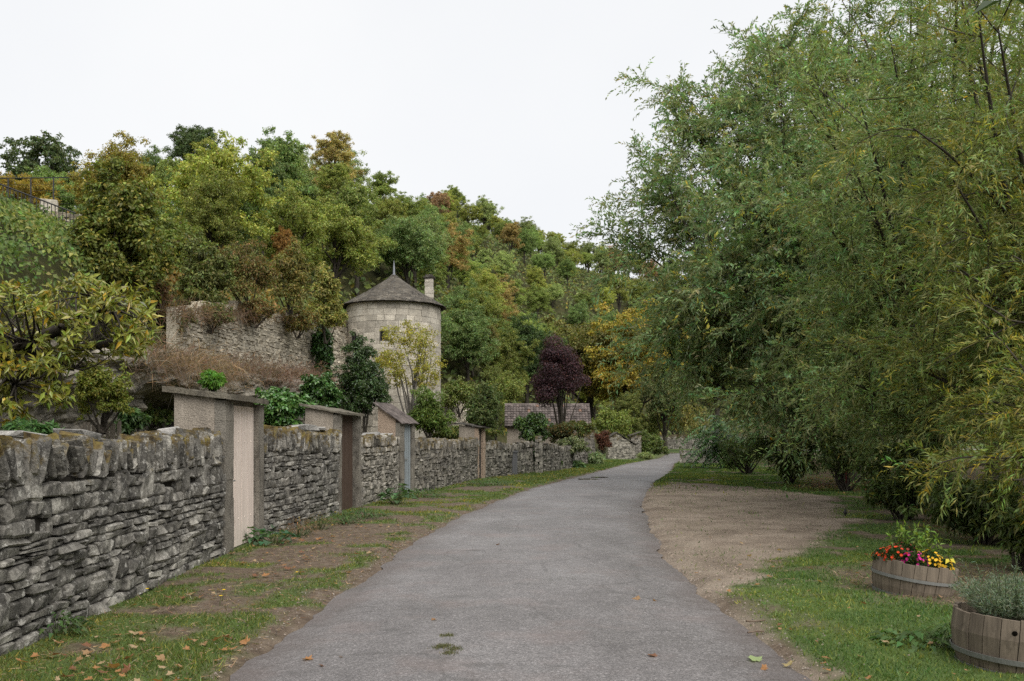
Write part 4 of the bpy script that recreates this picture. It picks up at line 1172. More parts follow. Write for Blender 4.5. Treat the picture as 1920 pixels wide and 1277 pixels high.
hang('dry_growth', ledge_pts(33, 44, .55, np.linspace(6.1, 7.0, 14)), 900, .5, (.17, .115, .07), 'brown dead stems spilling over the top of the pale terrace wall', .3, group=g_)
# shrubs on top of the wall and cliff
def row_shrubs(lst):
    for a in lst:
        nm, u, v, d, ru, rv, n, L, W, col, lb = a[:11]; k = a[11] if len(a) > 11 else {}
        hshrub(nm, u, v, d, ru, rv, n, L, W, col, lb, **k)
row_shrubs([
    ('hornbeam_bush', 225, 455, 27, 105, 165, 26000, .12, .085, (.115, .135, .028), 'huge rounded olive bush standing beside the stair railing', dict(npuff=60, rp=(.2, .34), alt=(2.1, 1.5, 1.6), p=.12, var=.32)),
    ('olive_bush', 385, 520, 32, 60, 85, 9000, .12, .07, (.13, .145, .045), 'olive green bush at the cliff edge right of the huge bush', dict(npuff=24, rp=(.22, .38))),
    ('brown_bush', 465, 515, 34, 75, 75, 11000, .1, .05, (.17, .12, .045), 'rusty brown thicket on top of the pale terrace wall', dict(npuff=26, alt=(.7, 1.1, .8), p=.4, rp=(.22, .36))),
    ('yellow_bush', 545, 520, 37, 42, 65, 7000, .12, .06, (.2, .165, .05), 'yellowish dry bush on the terrace wall', dict(npuff=22, alt=(.6, .8, .7), p=.35)),
    ('pale_climber', 610, 560, 40, 34, 80, 9000, .12, .07, (.2, .205, .055), 'tall pale green climber hanging beside the tower', dict(npuff=26, alt=(1.3, 1.05, 1.2), p=.2, rp=(.25, .4))),
    ('rust_shrub', 280, 560, 28, 38, 60, 6000, .1, .05, (.15, .09, .045), 'dead reddish-brown shrub under the huge bush', dict(npuff=18, alt=(.7, 1.3, .7), p=.25)),
    ('ridge_bush', 330, 470, 34, 55, 70, 8000, .13, .09, (.13, .155, .035), 'yellow-green bush between the huge bush and the cliff edge', dict(npuff=22)),
    ('ivy_climber', 605, 665, 41.5, 13, 75, 5200, .14, .12, (.035, .075, .018), 'dark ivy climbing the terrace wall in a narrow strip', dict(npuff=26, rp=(.5, .8), dep=.8, mat=M_GLOSS, stem=True)),
    ('hanging_shrub', 395, 592, 31, 42, 28, 5000, .09, .045, (.17, .13, .06), 'brown and green growth hanging over the broken wall end', dict(npuff=16, alt=(.6, 1.1, .7), p=.4)),
    ('hanging_shrub', 478, 586, 34, 46, 24, 5000, .09, .045, (.15, .14, .05), 'mixed dry shrub spilling over the middle of the terrace wall', dict(npuff=16, alt=(1.3, .8, .8), p=.4)),
    ('hanging_shrub', 560, 600, 38, 34, 30, 5000, .09, .045, (.17, .17, .055), 'olive growth spilling over the terrace wall near the ivy strip', dict(npuff=16, alt=(1.3, .8, .8), p=.3)),
    ('hanging_shrub', 320, 600, 29, 40, 36, 5000, .09, .045, (.15, .12, .06), 'brown leafless scrub at the broken cliff beside the magnolia', dict(npuff=16, alt=(.7, 1.2, .7), p=.3)),
    ('vine_shrub', 530, 762, 27, 62, 42, 11000, .12, .1, (.06, .125, .028), 'bright green leafy vine behind the wall right of pink door', dict(npuff=26, mat=M_GLOSS)),
    ('ivy_mound', 600, 745, 33, 42, 52, 9500, .12, .1, (.045, .095, .022), 'dark green leafy vine below the dry thicket', dict(npuff=22, mat=M_GLOSS)),
    ('fern_bush', 400, 712, 24, 22, 20, 1500, .13, .08, (.1, .2, .03), 'small fresh green plant above the roof of the pink door', dict(npuff=9)),
    ('laurel_tree', 682, 722, 34, 54, 88, 24000, .095, .05, (.04, .068, .02), 'dense dark evergreen laurel in front of the tower', dict(npuff=44, rp=(.2, .33), mat=M_GLOSS, cat='tree')),
    ('yellow_sapling', 770, 680, 40, 84, 84, 7500, .1, .045, (.27, .25, .045), 'thin young tree with sparse yellow leaves before the tower', dict(npuff=44, rp=(.12, .26), stems=16, cat='tree', bark=M_GREYBARK, base=at(770, 800, 40))),
    ('box_bush', 805, 775, 35, 40, 48, 9500, .1, .05, (.105, .15, .032), 'rounded mid-green bush below the yellow sapling', dict(npuff=28)),
    ('hazel_bush', 908, 770, 45, 34, 56, 9000, .12, .075, (.095, .125, .04), 'soft grey-green bush to the left of the cottage', dict(npuff=30)),
    ('hazel_bush', 950, 730, 60, 40, 40, 6000, .13, .08, (.16, .185, .045), 'yellow-green bush rising behind the left end of cottage roof', dict(npuff=20)),
    ('elder_bush', 860, 745, 52, 40, 34, 5000, .14, .09, (.13, .155, .04), 'light green bush over the weathered terrace wall', dict(npuff=18)),
    ('ivy_shrub', 993, 805, 39.6, 30, 34, 7500, .11, .08, (.055, .095, .026), 'dark round ivy bush crowning the narrow gate pillar', dict(npuff=20, mat=M_GLOSS, alt=(1.9, 1.7, 1.3), p=.1)),
    ('ivy_curtain', 996, 862, 39.2, 11, 32, 4200, .1, .08, (.04, .075, .02), 'ivy hanging down the wall beside the narrow gate pillar', dict(npuff=18, rp=(.5, .8), dep=.5, mat=M_GLOSS)),
    ('weed_bank', 860, 812, 36, 90, 16, 4200, .13, .05, (.12, .155, .045), 'tall weeds growing behind the mossy wall', dict(npuff=30, alt=(1.6, 1.1, .9), p=.2, dep=.3, rp=(.12, .2))),
    ('white_shrub', 1072, 838, 45, 28, 16, 4200, .1, .06, (.15, .175, .085), 'pale flowering creeper lying over the low wall', dict(npuff=16, alt=(1.8, 1.6, 1.9), p=.3)),
    ('dark_shrub', 1050, 812, 46, 32, 24, 4200, .11, .06, (.075, .085, .03), 'brownish green shrub in front of the cottage wall', dict(npuff=16, alt=(1.8, .9, .8), p=.3)),
    ('low_shrub', 1085, 803, 49, 28, 16, 3200, .11, .06, (.08, .11, .03), 'green shrub over the overgrown pillar', dict(npuff=14, alt=(1.6, .9, .8), p=.3)),
    ('red_shrub', 1130, 828, 54, 15, 26, 4200, .1, .05, (.115, .05, .03), 'reddish brown rounded shrub between pillar and stone shed', dict(npuff=16)),
    ('round_shrub', 1222, 832, 66, 26, 27, 5200, .14, .08, (.1, .13, .034), 'round green bush beside the stone shed at the bend', dict(npuff=18)),
    ('tall_weeds', 1117, 862, 50, 16, 12, 2400, .25, .04, (.2, .25, .12), 'pale long-leaved clump at the verge below the pillar', dict(npuff=10, stem=False)),
    ('tall_weeds', 1210, 855, 62, 12, 6, 1200, .25, .04, (.2, .24, .09), 'small pale clump at the foot of the round bush', dict(npuff=8, stem=False)),
    ('cabbage_weed', 1078, 876, 45.5, 14, 7, 420, .25, .18, (.11, .17, .075), 'broad-leaved weed at the wall foot below the flowering creeper', dict(npuff=8, stem=False)),
    ('verge_weed', 1040, 874, 42.5, 14, 12, 1600, .14, .08, (.07, .115, .035), 'dark green weed against the low wall past the pillar', dict(npuff=8, stem=False)),
    ('field_bush', 1150, 795, 72, 45, 34, 5200, .18, .1, (.15, .18, .04), 'yellow-green bush behind the gable of the stone shed', dict(npuff=20)),
    ('field_bush', 1205, 790, 84, 50, 40, 5200, .2, .12, (.14, .16, .045), 'pale green bush above the round bush at the bend', dict(npuff=20)),
    ('field_bush', 1275, 780, 118, 50, 40, 5200, .28, .16, (.17, .155, .045), 'ochre bush above the far bend wall', dict(npuff=20)),
    ('box_shrub', 190, 740, 15, 55, 62, 7500, .05, .03, (.17, .185, .035), 'yellow-green small-leaved bush behind the wall under the magnolia', dict(npuff=30, rp=(.22, .4), stems=9)),
    ('fern_weed', 60, 805, 11.5, 60, 14, 1800, .1, .03, (.06, .12, .035), 'green weeds on the garden edge behind the near wall', dict(npuff=12, stem=False, dep=.6)),
    ('ivy_weed', 245, 790, 17, 30, 30, 1600, .12, .06, (.04, .075, .022), 'dark weeds at the foot of the rock hollow', dict(npuff=10)),
])
# purple plum tree
c = at(1048, 708, 49.5); e = empty('plum_tree', (c[0], c[1], .6), 'dark purple-leaved plum tree in front of the cottage roof', 'tree')
pc, pr = crown_puffs(46, 1.0, 1.0, 0, .2, (.2, .34)); pc = pc * np.array([1.75, 1.5, 2.3]); pc[:, 0] *= (1.15 - .33 * np.maximum(pc[:, 2], 0)); pc = pc + np.array([0, 0, c[2] - .5])
mb = MB(); puff_leaves(mb, pc, pr * 1.8, 17000, .1, .06, .35, (2.0, 1.6, 1.2), .06); mb.build('crown', M_LEAF, e, color=(.062, .03, .036))
m = MB(); p = limb(m, (0, 0, -.2), (.1, 0, 3.2), .1, .05, .05)
for k in range(18): limb(m, p[int(rng.integers(1, 5))], pc[int(rng.integers(len(pc)))], .045, .01, .1, 5, 5, .12)
m.build('trunk', M_BARK, e, smooth=True)

# magnolia behind the near wall: leathery leaves in rosettes at the shoot ends
mb_base = np.array([-7.6, 12.6, 1.2])
e = empty('magnolia_tree', tuple(mb_base), 'gnarled magnolia with yellow-green rosettes of leathery leaves behind the near wall', 'tree')
tips = []
for u, v, su, sv, n in [(60, 690, 55, 50, 46), (40, 590, 40, 45, 34), (150, 560, 55, 32, 40), (225, 575, 40, 35, 34), (230, 640, 45, 30, 34), (260, 610, 30, 30, 18), (130, 640, 50, 40, 34), (20, 760, 25, 30, 14), (100, 740, 30, 20, 10), (-40, 650, 50, 80, 40)]:
    q = rng.normal(size=(n, 2))
    for a, b in q.clip(-1.6, 1.6): tips.append(at(u + a * su * .7, v + b * sv * .7, rng.uniform(11.3, 13.8)))
tips = np.array(tips) - mb_base
m = MB()
f1 = limb(m, (0, 0, -.2), (.4, 0, 1.5), .16, .12, .06)
joints = [limb(m, f1[-1], at(u, v, d) - mb_base, .1, .05, .12, 7, 6) for u, v, d in [(140, 690, 12.5), (200, 565, 12.4), (60, 640, 12.2), (30, 720, 12.0), (230, 640, 12.8), (-30, 640, 12.5)]]
J = np.concatenate([j[2:] for j in joints])
for t in tips:
    q = J[np.argmin(np.linalg.norm(J - t, axis=1) + rng.random(len(J)) * .25)]; limb(m, q, t, .018, .006, .12, 4, 4, -.05)
cut = at(208, 562, 12.3) - mb_base; limb(m, at(155, 600, 12.4) - mb_base, cut, .075, .07, .03, 5, 8)
m.build('trunk', M_BARK, e, smooth=True)
K_ = 21; n = len(tips) * K_
P = np.repeat(tips, K_, 0) + rng.normal(size=(n, 3)) * .035
ax = unit(np.repeat(unit(tips - np.array([.8, 0, 1.6])) + np.array([0, 0, .5]), K_, 0)); rad = rdir(n); A = unit(ax * rng.uniform(.05, .9, (n, 1)) + rad)
N = unit(ax + rdir(n) * .3)
mb = MB(); leaves(mb, P, A, N, rng.uniform(.09, .165, n), rng.uniform(.03, .048, n), lcol(n, .28, (1.8, 1.1, .5), .07), .12, fold=.06)
mb.build('crown', M_GLOSS, e, color=(.21, .22, .035))
# corrugated panel and old slats behind the near wall
x, y, z = at(190, 800, 15.6)
e = empty('slat_fence', (x, y, 1.1), 'old grey slatted fence panel under the yellow-green bush', 'fence')
sm = MB(); box(sm, (0, 0, .3), (.045, .02, .85)); sme = sm.mesh('slat', M_GREYWOOD)
for k in range(12): o = link('slat', sme, e); o.location = (-.33 + k * .06, rng.normal() * .008, rng.normal() * .02); o.rotation_euler = (0, rng.normal() * .03, 0)
m = MB(); box(m, (0, .025, .45), (.76, .025, .05)); m.build('rail', M_GREYWOOD, e)

# ------------------------------------------------------------------ willows
def willow(name, base, targets, n_sub, n_twig, k_leaf, L, W, col, label, twig=(.5, 1.0), droop=.35, yellow=.025, trunk_r=.3, split=1.8, extra=None, subl=(1.2, 2.6)):
    base = np.asarray(base, float); e = empty(name, tuple(base), label, 'tree')
    T = np.asarray(targets) - base; m = MB()
    tr = limb(m, (0, 0, -.3), (rng.normal() * .2, rng.normal() * .2, split), trunk_r, trunk_r * .75, .04, 6, 9)
    tb, td, tl = [], [], []
    for t in T:
        a = tr[int(rng.integers(3, 6))] + rng.normal(size=3) * .05
        ln = np.linalg.norm(t - a)
        p = limb(m, a, t, .02 + .009 * ln, .01, .06, 12, 6, .1)
        for k in range(n_sub):
            s = rng.uniform(.15, 1.0) ** .65; i = s * 11; i0 = min(int(i), 10); q = p[i0] + (p[i0 + 1] - p[i0]) * (i - i0)
            d = unit(unit(t - a) * .6 + rdir(1)[0] * .9 + np.array([0, 0, .25])); l = rng.uniform(*subl)
            b = q + d * l + np.array([0, 0, -.18 * l])
            sp = limb(m, q, b, .014, .004, .08, 5, 3, .08)
            w = rng.random(n_twig); j = w * 3.999; j0 = j.astype(int); f = (j - j0)[:, None]
            tb.append(sp[j0] * (1 - f) + sp[j0 + 1] * f)
            td.append(unit(d * .7 + rdir(n_twig) * .75 + np.array([0, 0, .1])))
            tl.append(rng.uniform(*twig, n_twig))
    m.build('trunk', M_BARK, e, smooth=True)
    tb = np.concatenate(tb); td = np.concatenate(td); tl = np.concatenate(tl)[:, None]
    n = len(tb); kk = np.tile(np.linspace(.08, 1, k_leaf), n)[:, None] + rng.normal(size=(n * k_leaf, 1)) * .02
    B = np.repeat(tb, k_leaf, 0); Dd = np.repeat(td, k_leaf, 0); Ls = np.repeat(tl, k_leaf, 0)
    dr = np.repeat(rng.uniform(.4, 1.3, (n, 1)) * droop, k_leaf, 0)
    P = B + Dd * Ls * kk + np.array([0, 0, -1.0]) * dr * Ls * kk ** 2
    tan = unit(Dd + np.array([0, 0, -2.0]) * dr * kk)
    side = unit(np.cross(tan, rdir(len(P)))); A = unit(tan * .75 + side * .7)
    N = unit(np.cross(A, np.cross(tan, A)) + rdir(len(P)) * .5 + np.array([0, 0, .4]))
    tc = np.repeat(lcol(n, .2, (1.75, 1.25, .6), yellow), k_leaf, 0)
    mb = MB(); leaves(mb, P, A, N, L * rng.uniform(.65, 1.2, len(P)), W * rng.uniform(.8, 1.2, len(P)), tc * lcol(len(P), .16, (1.9, 1.3, .5), .012), .08)
    # twig axes
    s = unit(np.cross(td, rdir(n))) * .0035; p1 = tb + td * tl * .5 + np.array([0, 0, -.25]) * droop * tl; p2 = tb + td * tl + np.array([0, 0, -1.0]) * droop * tl
    v = np.stack([tb - s, tb + s, p1 + s, p1 - s, p2], 1).reshape(-1, 3); k = np.arange(n)[:, None] * 5
    mb.add(v, np.concatenate([k, k + 1, k + 2, k + 3], 1), np.array([.9, .7, .6])); b0 = mb.n - len(v); mb.fs.append(np.concatenate([k + 3, k + 2, k + 4], 1) + b0)
    mb.build('crown', M_LEAF, e, color=col)
    print(name, len(P))
    return e
def tg(lst, jit=.5):
    return [at(u, v, d) + rng.normal(size=3) * jit for u, v, d in lst]
WCOL = (.235, .305, .135)
def sky_v(u): return np.interp(u, [1250, 1340, 1560, 1680, 1780], [340, 165, 105, -40, -200])
def inside(u0, u1, v0, v1, d0, d1, n):
    out = []
    while len(out) < n:
        u, v = rng.uniform(u0, u1), rng.uniform(v0, v1)
        if v > sky_v(u): out.append(at(u, v, rng.uniform(d0, d1)))
    return out
A_t = tg([(1205, 455, 30), (1212, 390, 31), (1230, 335, 29), (1260, 262, 31), (1288, 178, 30), (1330, 160, 31), (1410, 140, 29), (1500, 115, 30), (1580, 65, 31), (1660, 0, 30), (1740, -20, 31), (1300, 540, 28), (1325, 610, 29), (1350, 670, 30)], .2)
A_t += [t + rng.normal(size=3) * .8 for t in A_t[:14] + A_t[:14]]
A_t += inside(1320, 1730, -60, 800, 24.5, 28, 32)
A_t += inside(1400, 1780, -150, 300, 28, 33, 8)
willow('willow_tree', (11.6, 31, 0), A_t, 11, 24, 13, .17, .052, WCOL, 'great willow leaning over the lane, its outer branches against the sky', subl=(1.2, 2.5), trunk_r=.5)
B_t = inside(1500, 1980, -140, 780, 15.5, 20, 42) + inside(1640, 1980, -220, 200, 16, 21, 14)
willow('willow_tree', (10.2, 21.5, 0), B_t, 11, 21, 13, .13, .028, (.21, .28, .1), 'willow with many upright stems behind the gravel, in the middle of the row', subl=(.9, 2.0), trunk_r=.4, split=1.4)
C_t = [at(rng.uniform(1680, 2150), rng.uniform(-60, 740), rng.uniform(11, 15)) for k in range(34)]
willow('willow_tree', (9.4, 14.5, 0), C_t, 10, 20, 15, .115, .02, (.18, .225, .062), 'dark willow rising over the flower barrel at the lawn edge', subl=(.7, 1.6), trunk_r=.35, split=1.2, yellow=.08)
D_t = [at(u, v, d) for u, v, d in [(1880, 690, 10), (1870, 860, 9.6), (1900, 900, 9.2), (1890, 600, 10.4), (1910, 780, 9.6), (1930, 840, 9.4), (1960, 500, 10), (1960, 700, 9.8), (1900, 480, 10.8), (1850, 750, 10.8)]]
willow('willow_tree', (8.6, 10.4, 0), D_t, 9, 16, 16, .105, .017, (.19, .225, .055), 'nearest willow whose light sprays reach in above the two barrels', subl=(.5, 1.0), twig=(.35, .7), trunk_r=.22, split=1.4, yellow=.1)
# shade-growing bushes under the willows
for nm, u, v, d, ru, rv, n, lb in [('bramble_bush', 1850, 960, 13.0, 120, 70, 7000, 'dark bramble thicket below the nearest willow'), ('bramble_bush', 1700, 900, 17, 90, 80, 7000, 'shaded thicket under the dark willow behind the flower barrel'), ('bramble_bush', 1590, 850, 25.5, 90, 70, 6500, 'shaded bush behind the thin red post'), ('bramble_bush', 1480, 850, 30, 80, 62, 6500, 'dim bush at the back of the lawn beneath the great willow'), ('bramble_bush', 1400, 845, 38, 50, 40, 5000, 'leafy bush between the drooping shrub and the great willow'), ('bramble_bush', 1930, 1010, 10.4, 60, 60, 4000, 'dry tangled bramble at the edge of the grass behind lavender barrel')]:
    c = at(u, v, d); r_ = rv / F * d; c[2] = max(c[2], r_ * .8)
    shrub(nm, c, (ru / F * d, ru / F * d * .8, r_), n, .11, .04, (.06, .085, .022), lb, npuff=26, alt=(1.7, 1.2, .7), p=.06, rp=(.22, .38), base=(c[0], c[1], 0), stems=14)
# drooping shrub with pinnate leaves beside the parapet
c = at(1372, 822, 44); e = empty('sumac_shrub', (c[0], c[1], 0), 'dark green sumac-like shrub with drooping fronds over the parapet', 'shrub')
nf = 190; fb = rng.normal(size=(nf, 3)).clip(-1.25, 1.25) * np.array([1.0, .7, .6]) + np.array([0, 0, c[2]]); fd = unit(rdir(nf) + np.array([-.5, -.4, .3])); kf = 18
t = np.tile(np.linspace(.1, 1, kf), nf)[:, None]; B = np.repeat(fb, kf, 0); Dd = np.repeat(fd, kf, 0); P = B + Dd * t * 1.0 + np.array([0, 0, -.65]) * t ** 2
sd = np.tile(np.array([1, -1]), nf * kf // 2)[:, None]; S_ = unit(np.cross(Dd, np.array([0, 0, 1.0]))) * sd
mb = MB(); leaves(mb, P, unit(S_ + Dd * .4 - np.array([0, 0, .35])), np.tile([0, 0, 1.0], (len(P), 1)) + rdir(len(P)) * .2, .3, .09, lcol(len(P), .2), .15); mb.build('fronds', M_GLOSS, e, color=(.085, .165, .05))
m = MB()
for k in range(9): limb(m, rng.normal(size=3) * np.array([.3, .3, 0]), fb[k], .03, .01, .1)
m.build('stems', M_BARK, e, smooth=True)

# ------------------------------------------------------------------ grass, weeds, litter
def turf(x0, x1, y0, y1, dens, hgt, n_blade=1, w=.006):
    n = int((x1 - x0) * (y1 - y0) * dens); P = rng.uniform([x0, y0], [x1, y1], (n, 2))
    gr, gv, lt = masks(P); k = (rng.random(n) < gr) & (P[:, 0] > wx(P[:, 1]) + .02)
    e = np.minimum(P[:, 0] - rl(P[:, 1]), rr(P[:, 1]) - P[:, 0]); k &= e < .03
    return P[k]
GC = [(.075, .125, .03), (.095, .14, .035)]
def grass_obj(name, regs, label, col):
    mb = MB()
    for x0, x1, y0, y1, dens, h, w in regs:
        P = turf(x0, x1, y0, y1, dens, h); n = len(P)
        if not n: continue
        z = ground_z(P[:, 0], P[:, 1]); p3 = np.stack([P[:, 0], P[:, 1], z - .01], 1)
        tall = .55 + 1.1 * fbm(p3 + 40, 1.6, 3) ** 1.5
        A = unit(rdir(n) * .6 + np.array([0, 0, .8])); A[:, 2] = abs(A[:, 2])
        c = lcol(n, .25, (2.3, 1.6, 1.3), .12); dry = smooth((fbm(p3 + 70, .8, 3) - .52) / .1)[:, None]; c = c * (1 - dry * .6) + c * np.array([2.1, 1.5, 1.3]) * dry * .6
        leaves(mb, p3, A, rdir(n), h * tall * rng.uniform(.5, 1.3, n), w * rng.uniform(.7, 1.4, n), c, .12, 'tri')
    o = mb.build(name, M_LEAF, color=col)
    return tag(o, label, 'grass', kind='stuff')
grass_obj('verge_grass', [(-4, -1, 4.5, 9, 3200, .06, .009), (-4, 0, 9, 15, 1500, .065, .012), (-4, 1, 15, 26, 520, .075, .02), (-3, 9, 26, 60, 150, .09, .04)], 'short patchy grass of the left verge between wall and road', (.11, .15, .036))
grass_obj('lawn_grass', [(1.4, 5.2, 4.5, 8, 3400, .055, .009), (1.4, 7.5, 8, 13, 1700, .06, .012), (1.5, 10, 13, 26, 420, .065, .02), (4, 16, 24, 60, 480, .08, .035)], 'mown lawn grass round the barrels and beyond the gravel', (.085, .15, .036))
n = 15000; P = rng.uniform([-4, 4.6], [0, 22], (n, 2)); P[:, 1] = 4.6 + (P[:, 1] - 4.6) * rng.random(n) ** .5; k = (P[:, 0] > wx(P[:, 1]) + .03) & (P[:, 0] < rl(P[:, 1]) - .02); P = P[k]; n = len(P)
P2 = rng.uniform([3, 7], [7, 12], (9000, 2)); gr, gv, lt = masks(P2); P2 = P2[(gr < .5) & (gv < .3)]; P = np.concatenate([P, P2]); n = len(P)
mb = MB(); leaves(mb, np.stack([P[:, 0], P[:, 1], ground_z(P[:, 0], P[:, 1]) + .004], 1), unit(rdir(n) * np.array([1, 1, .35]) + np.array([0, 0, .12])), rdir(n), rng.uniform(.03, .09, n), rng.uniform(.004, .01, n), lcol(n, .35, (.45, .7, .4), .2), .05, 'tri')
tag(mb.build('dry_straw', M_LEAF, color=(.3, .22, .13)), 'dry straw and dead grass on the bare earth', 'straw', kind='stuff')
def weed(u, v, n, L, W, r, h, col, label, name='leafy_weed', mat=None, droop=.3):
    """a rosette or clump of broad leaves on stalks"""
    x, y = gp(u, v); e = empty(name, (x, y, 0.0), label, 'weed', 'weeds at the wall foot')
    a = rng.uniform(0, 6.28, n); t = rng.random(n) ** .6
    P = np.stack([np.cos(a) * r * t, np.sin(a) * r * t, h * (1 - t * .6) * rng.uniform(.5, 1.1, n)], 1)
    A = unit(np.stack([np.cos(a), np.sin(a), rng.uniform(-.2, .5, n)], 1))
    mb = MB(); leaves(mb, P, A, unit(np.array([0, 0, 1.0]) + rdir(n) * .35), L * rng.uniform(.6, 1.2, n), W * rng.uniform(.7, 1.2, n), lcol(n, .2), droop); mb.build('leaves', mat or M_LEAF, e, color=col)
    m = MB()
    for p in P[:40]: limb(m, (p[0] * .1, p[1] * .1, -.02), p, .006, .003, .1, 4, 4)
    m.build('stalks', M_LEAF, e, color=(.1, .13, .05))
    return e
HOL = (.085, .15, .06)
weed(482, 1022, 16, .14, .13, .16, .3, HOL, 'hollyhock seedling with round leaves right at the pink door', 'hollyhock')
weed(515, 1022, 34, .14, .13, .3, .26, (.06, .12, .06), 'low blue-green round-leaved clump beside the pink door post', 'hollyhock')
weed(745, 948, 60, .17, .15, .35, .55, HOL, 'leafy hollyhock clump at the foot of the blue-grey door', 'hollyhock')
weed(560, 1008, 160, .12, .012, .3, .35, (.2, .12, .06), 'brown dried grass tuft below the bulging wall', 'dry_tuft')
weed(600, 995, 160, .13, .012, .3, .32, (.17, .13, .06), 'straw brown weed tuft nearer the brown door', 'dry_tuft')
weed(680, 975, 220, .16, .02, .5, .25, (.065, .12, .035), 'dark grass tuft in front of the brown door post', 'grass_tuft')
weed(640, 985, 180, .16, .02, .4, .25, (.07, .12, .035), 'grass tuft at the foot of the brown door', 'grass_tuft')
weed(790, 935, 260, .18, .025, .6, .25, (.07, .125, .035), 'green grass tuft beyond the blue-grey door', 'grass_tuft')
weed(920, 912, 260, .2, .03, .7, .25, (.075, .13, .035), 'green weeds at the foot of the door with ragged roof', 'grass_tuft')
weed(110, 1195, 120, .1, .03, .25, .2, (.07, .12, .035), 'green weed growing out of the near wall foot', 'grass_tuft')
weed(1720, 1215, 90, .13, .05, .3, .12, (.085, .16, .04), 'broad-leaved weed in the lawn left of the lavender barrel', 'dock_weed')
weed(1790, 1215, 200, .2, .012, .22, .22, (.09, .15, .04), 'tall grass tuft against the lavender barrel', 'grass_tuft')
weed(1575, 1010, 200, .1, .012, .4, .1, (.07, .12, .03), 'grass tuft at the inner corner of the gravel', 'grass_tuft')
for k, (u, v, hh, lb) in enumerate([(108, 1152, .1, 'yellow flower low at the near wall foot'), (128, 1172, .08, 'yellow flower beside the green weed at near wall'), (412, 1130, .1, 'yellow flower among brown leaves on the verge'), (418, 1122, .12, 'yellow flower twin just above the brown leaves'), (274, 1120, .12, 'lone yellow flower against the wall below the dark stones'), (560, 990, .25, 'yellow hawkweed flower in the dried tuft'), (628, 985, .3, 'tall yellow hawkweed by the brown door'), (622, 1000, .2, 'short yellow hawkweed under the tall one'), (555, 1075, .06, 'small yellow flower in the open verge')]):
    x, y = gp(u, v + 10); e = empty('yellow_flower', (x, y, .01), lb, 'flower', 'yellow flowers of the verge')
    m = MB(); limb(m, (0, 0, 0), (.01, 0, hh), .003, .002, .05, 4, 4); m.build('stem', M_LEAF, e, color=(.1, .15, .04))
    a = np.linspace(0, 6.28, 13)[:12]; m = MB(); leaves(m, np.tile([.01, 0, hh], (12, 1)), np.stack([np.cos(a), np.sin(a), .35 + 0 * a], 1), np.tile([0, 0, 1.0], (12, 1)), .022, .012, np.ones(3)); m.build('petals', M_PETAL, e, color=(.75, .52, .02))['kind'] = 'stuff'
# fallen plane leaves: curled, lobed
def leaf_mesh(k, stalk=True):
    n = 13; a = np.linspace(-2.6, 2.6, n); lob = np.array([.45, .75, .5, .95, .6, .8, 1.1, .8, .6, .95, .5, .75, .45])
    r = lob * rng.uniform(.85, 1.1, n); cu = rng.uniform(.25, .9); cv = rng.uniform(-.3, .6)
    x, y = np.cos(a) * r, np.sin(a) * r
    V = np.stack([x, y, cu * y ** 2 * .5 + cv * x ** 2 * .3 + rng.normal(size=n) * .05], 1)
    V = np.concatenate([[(-.1, 0, 0)], V, [(-.1, .03, 0), (-.9, .0, .12), (-.1, -.03, 0)]])
    f = [(0, i, i + 1) for i in range(1, n)] + [(n + 1, n + 2, n + 3)]
    mb = MB(); mb.add(V, f); return mb.mesh('fallen_leaf', M_LEAF)
LM = [leaf_mesh(k) for k in range(7)]
LCOLS = [(.3, .16, .07), (.36, .22, .11), (.42, .3, .17), (.22, .1, .05), (.4, .2, .08)]
def drop(x, y, z, s, label, group, col=None, k=None):
    o = link('fallen_leaf', LM[int(rng.integers(7))], None, col if col is not None else LCOLS[int(rng.integers(5))])
    o.location = (x, y, z + .006); o.rotation_euler = (rng.normal() * .25, rng.normal() * .25, rng.uniform(0, 6.28)); o.scale = (s, s, s)
    return tag(o, label, 'leaf', group)
def rz_road(x, y): return float(fbm(np.array([[x, y, 0.0]]), .5, 3)[0] - .5) * .03 + .012 + .035 * 4 * max(0, (x - rl(y)) * (rr(y) - x)) / (rr(y) - rl(y)) ** 2 - .002
gl = 'fallen leaves on the road'
for u, v, s, lb, col in [(575, 1243, .055, 'curled orange-brown leaf on the asphalt near the verge', LCOLS[4]), (605, 1257, .035, 'small dark brown leaf below the curled orange one', LCOLS[3]), (815, 1171, .035, 'single brown leaf in the middle of the lane', LCOLS[0]), (1193, 1130, .06, 'pale brown leaf on the right half of lane', LCOLS[1]), (1228, 1132, .03, 'tiny orange leaf close to the pale brown leaf', LCOLS[4]), (1226, 1240, .05, 'dark red-brown leaf at the near right of the lane', LCOLS[3]), (1417, 1241, .075, 'pale green leaf lying by the road edge', (.32, .4, .18)), (1480, 1248, .055, 'long straw yellow leaf next to the pale green leaf', (.45, .36, .17)), (1435, 1256, .04, 'orange leaf between green leaf and straw leaf', LCOLS[4]), (934, 1028, .04, 'small reddish leaf far up the lane', LCOLS[3]), (640, 1240, .02, 'leaf scrap beside the dark brown leaf', LCOLS[0])]:
    x, y = gp(u, v); drop(x, y, rz_road(x, y), s, lb, gl, col)
n = 0
while n < 210:
    y = 5.2 + 13 * rng.random() ** 1.7; x = rng.uniform(wx(y) + .1, rl(y) - .05)
    if fbm(np.array([[x, y, 3.]]), .9, 3)[0] < .44: continue
    s = rng.uniform(.022, .062); c = LCOLS[int(rng.integers(5))]
    big = s > .048; near = y < 8.5
    hue = ('russet', 'tan', 'pale straw', 'dark brown', 'orange')[LCOLS.index(c)]
    lb = ('large ' if big else 'small ') + hue + (' fallen leaf on the verge below the near wall' if near else (' fallen leaf on the verge by the pink door' if y < 12.5 else ' fallen leaf on the verge past the pink door'))
    drop(x, y, float(ground_z(np.array([x]), np.array([y]))[0]) + .02, s, lb, 'fallen leaves on the left verge', c); n += 1
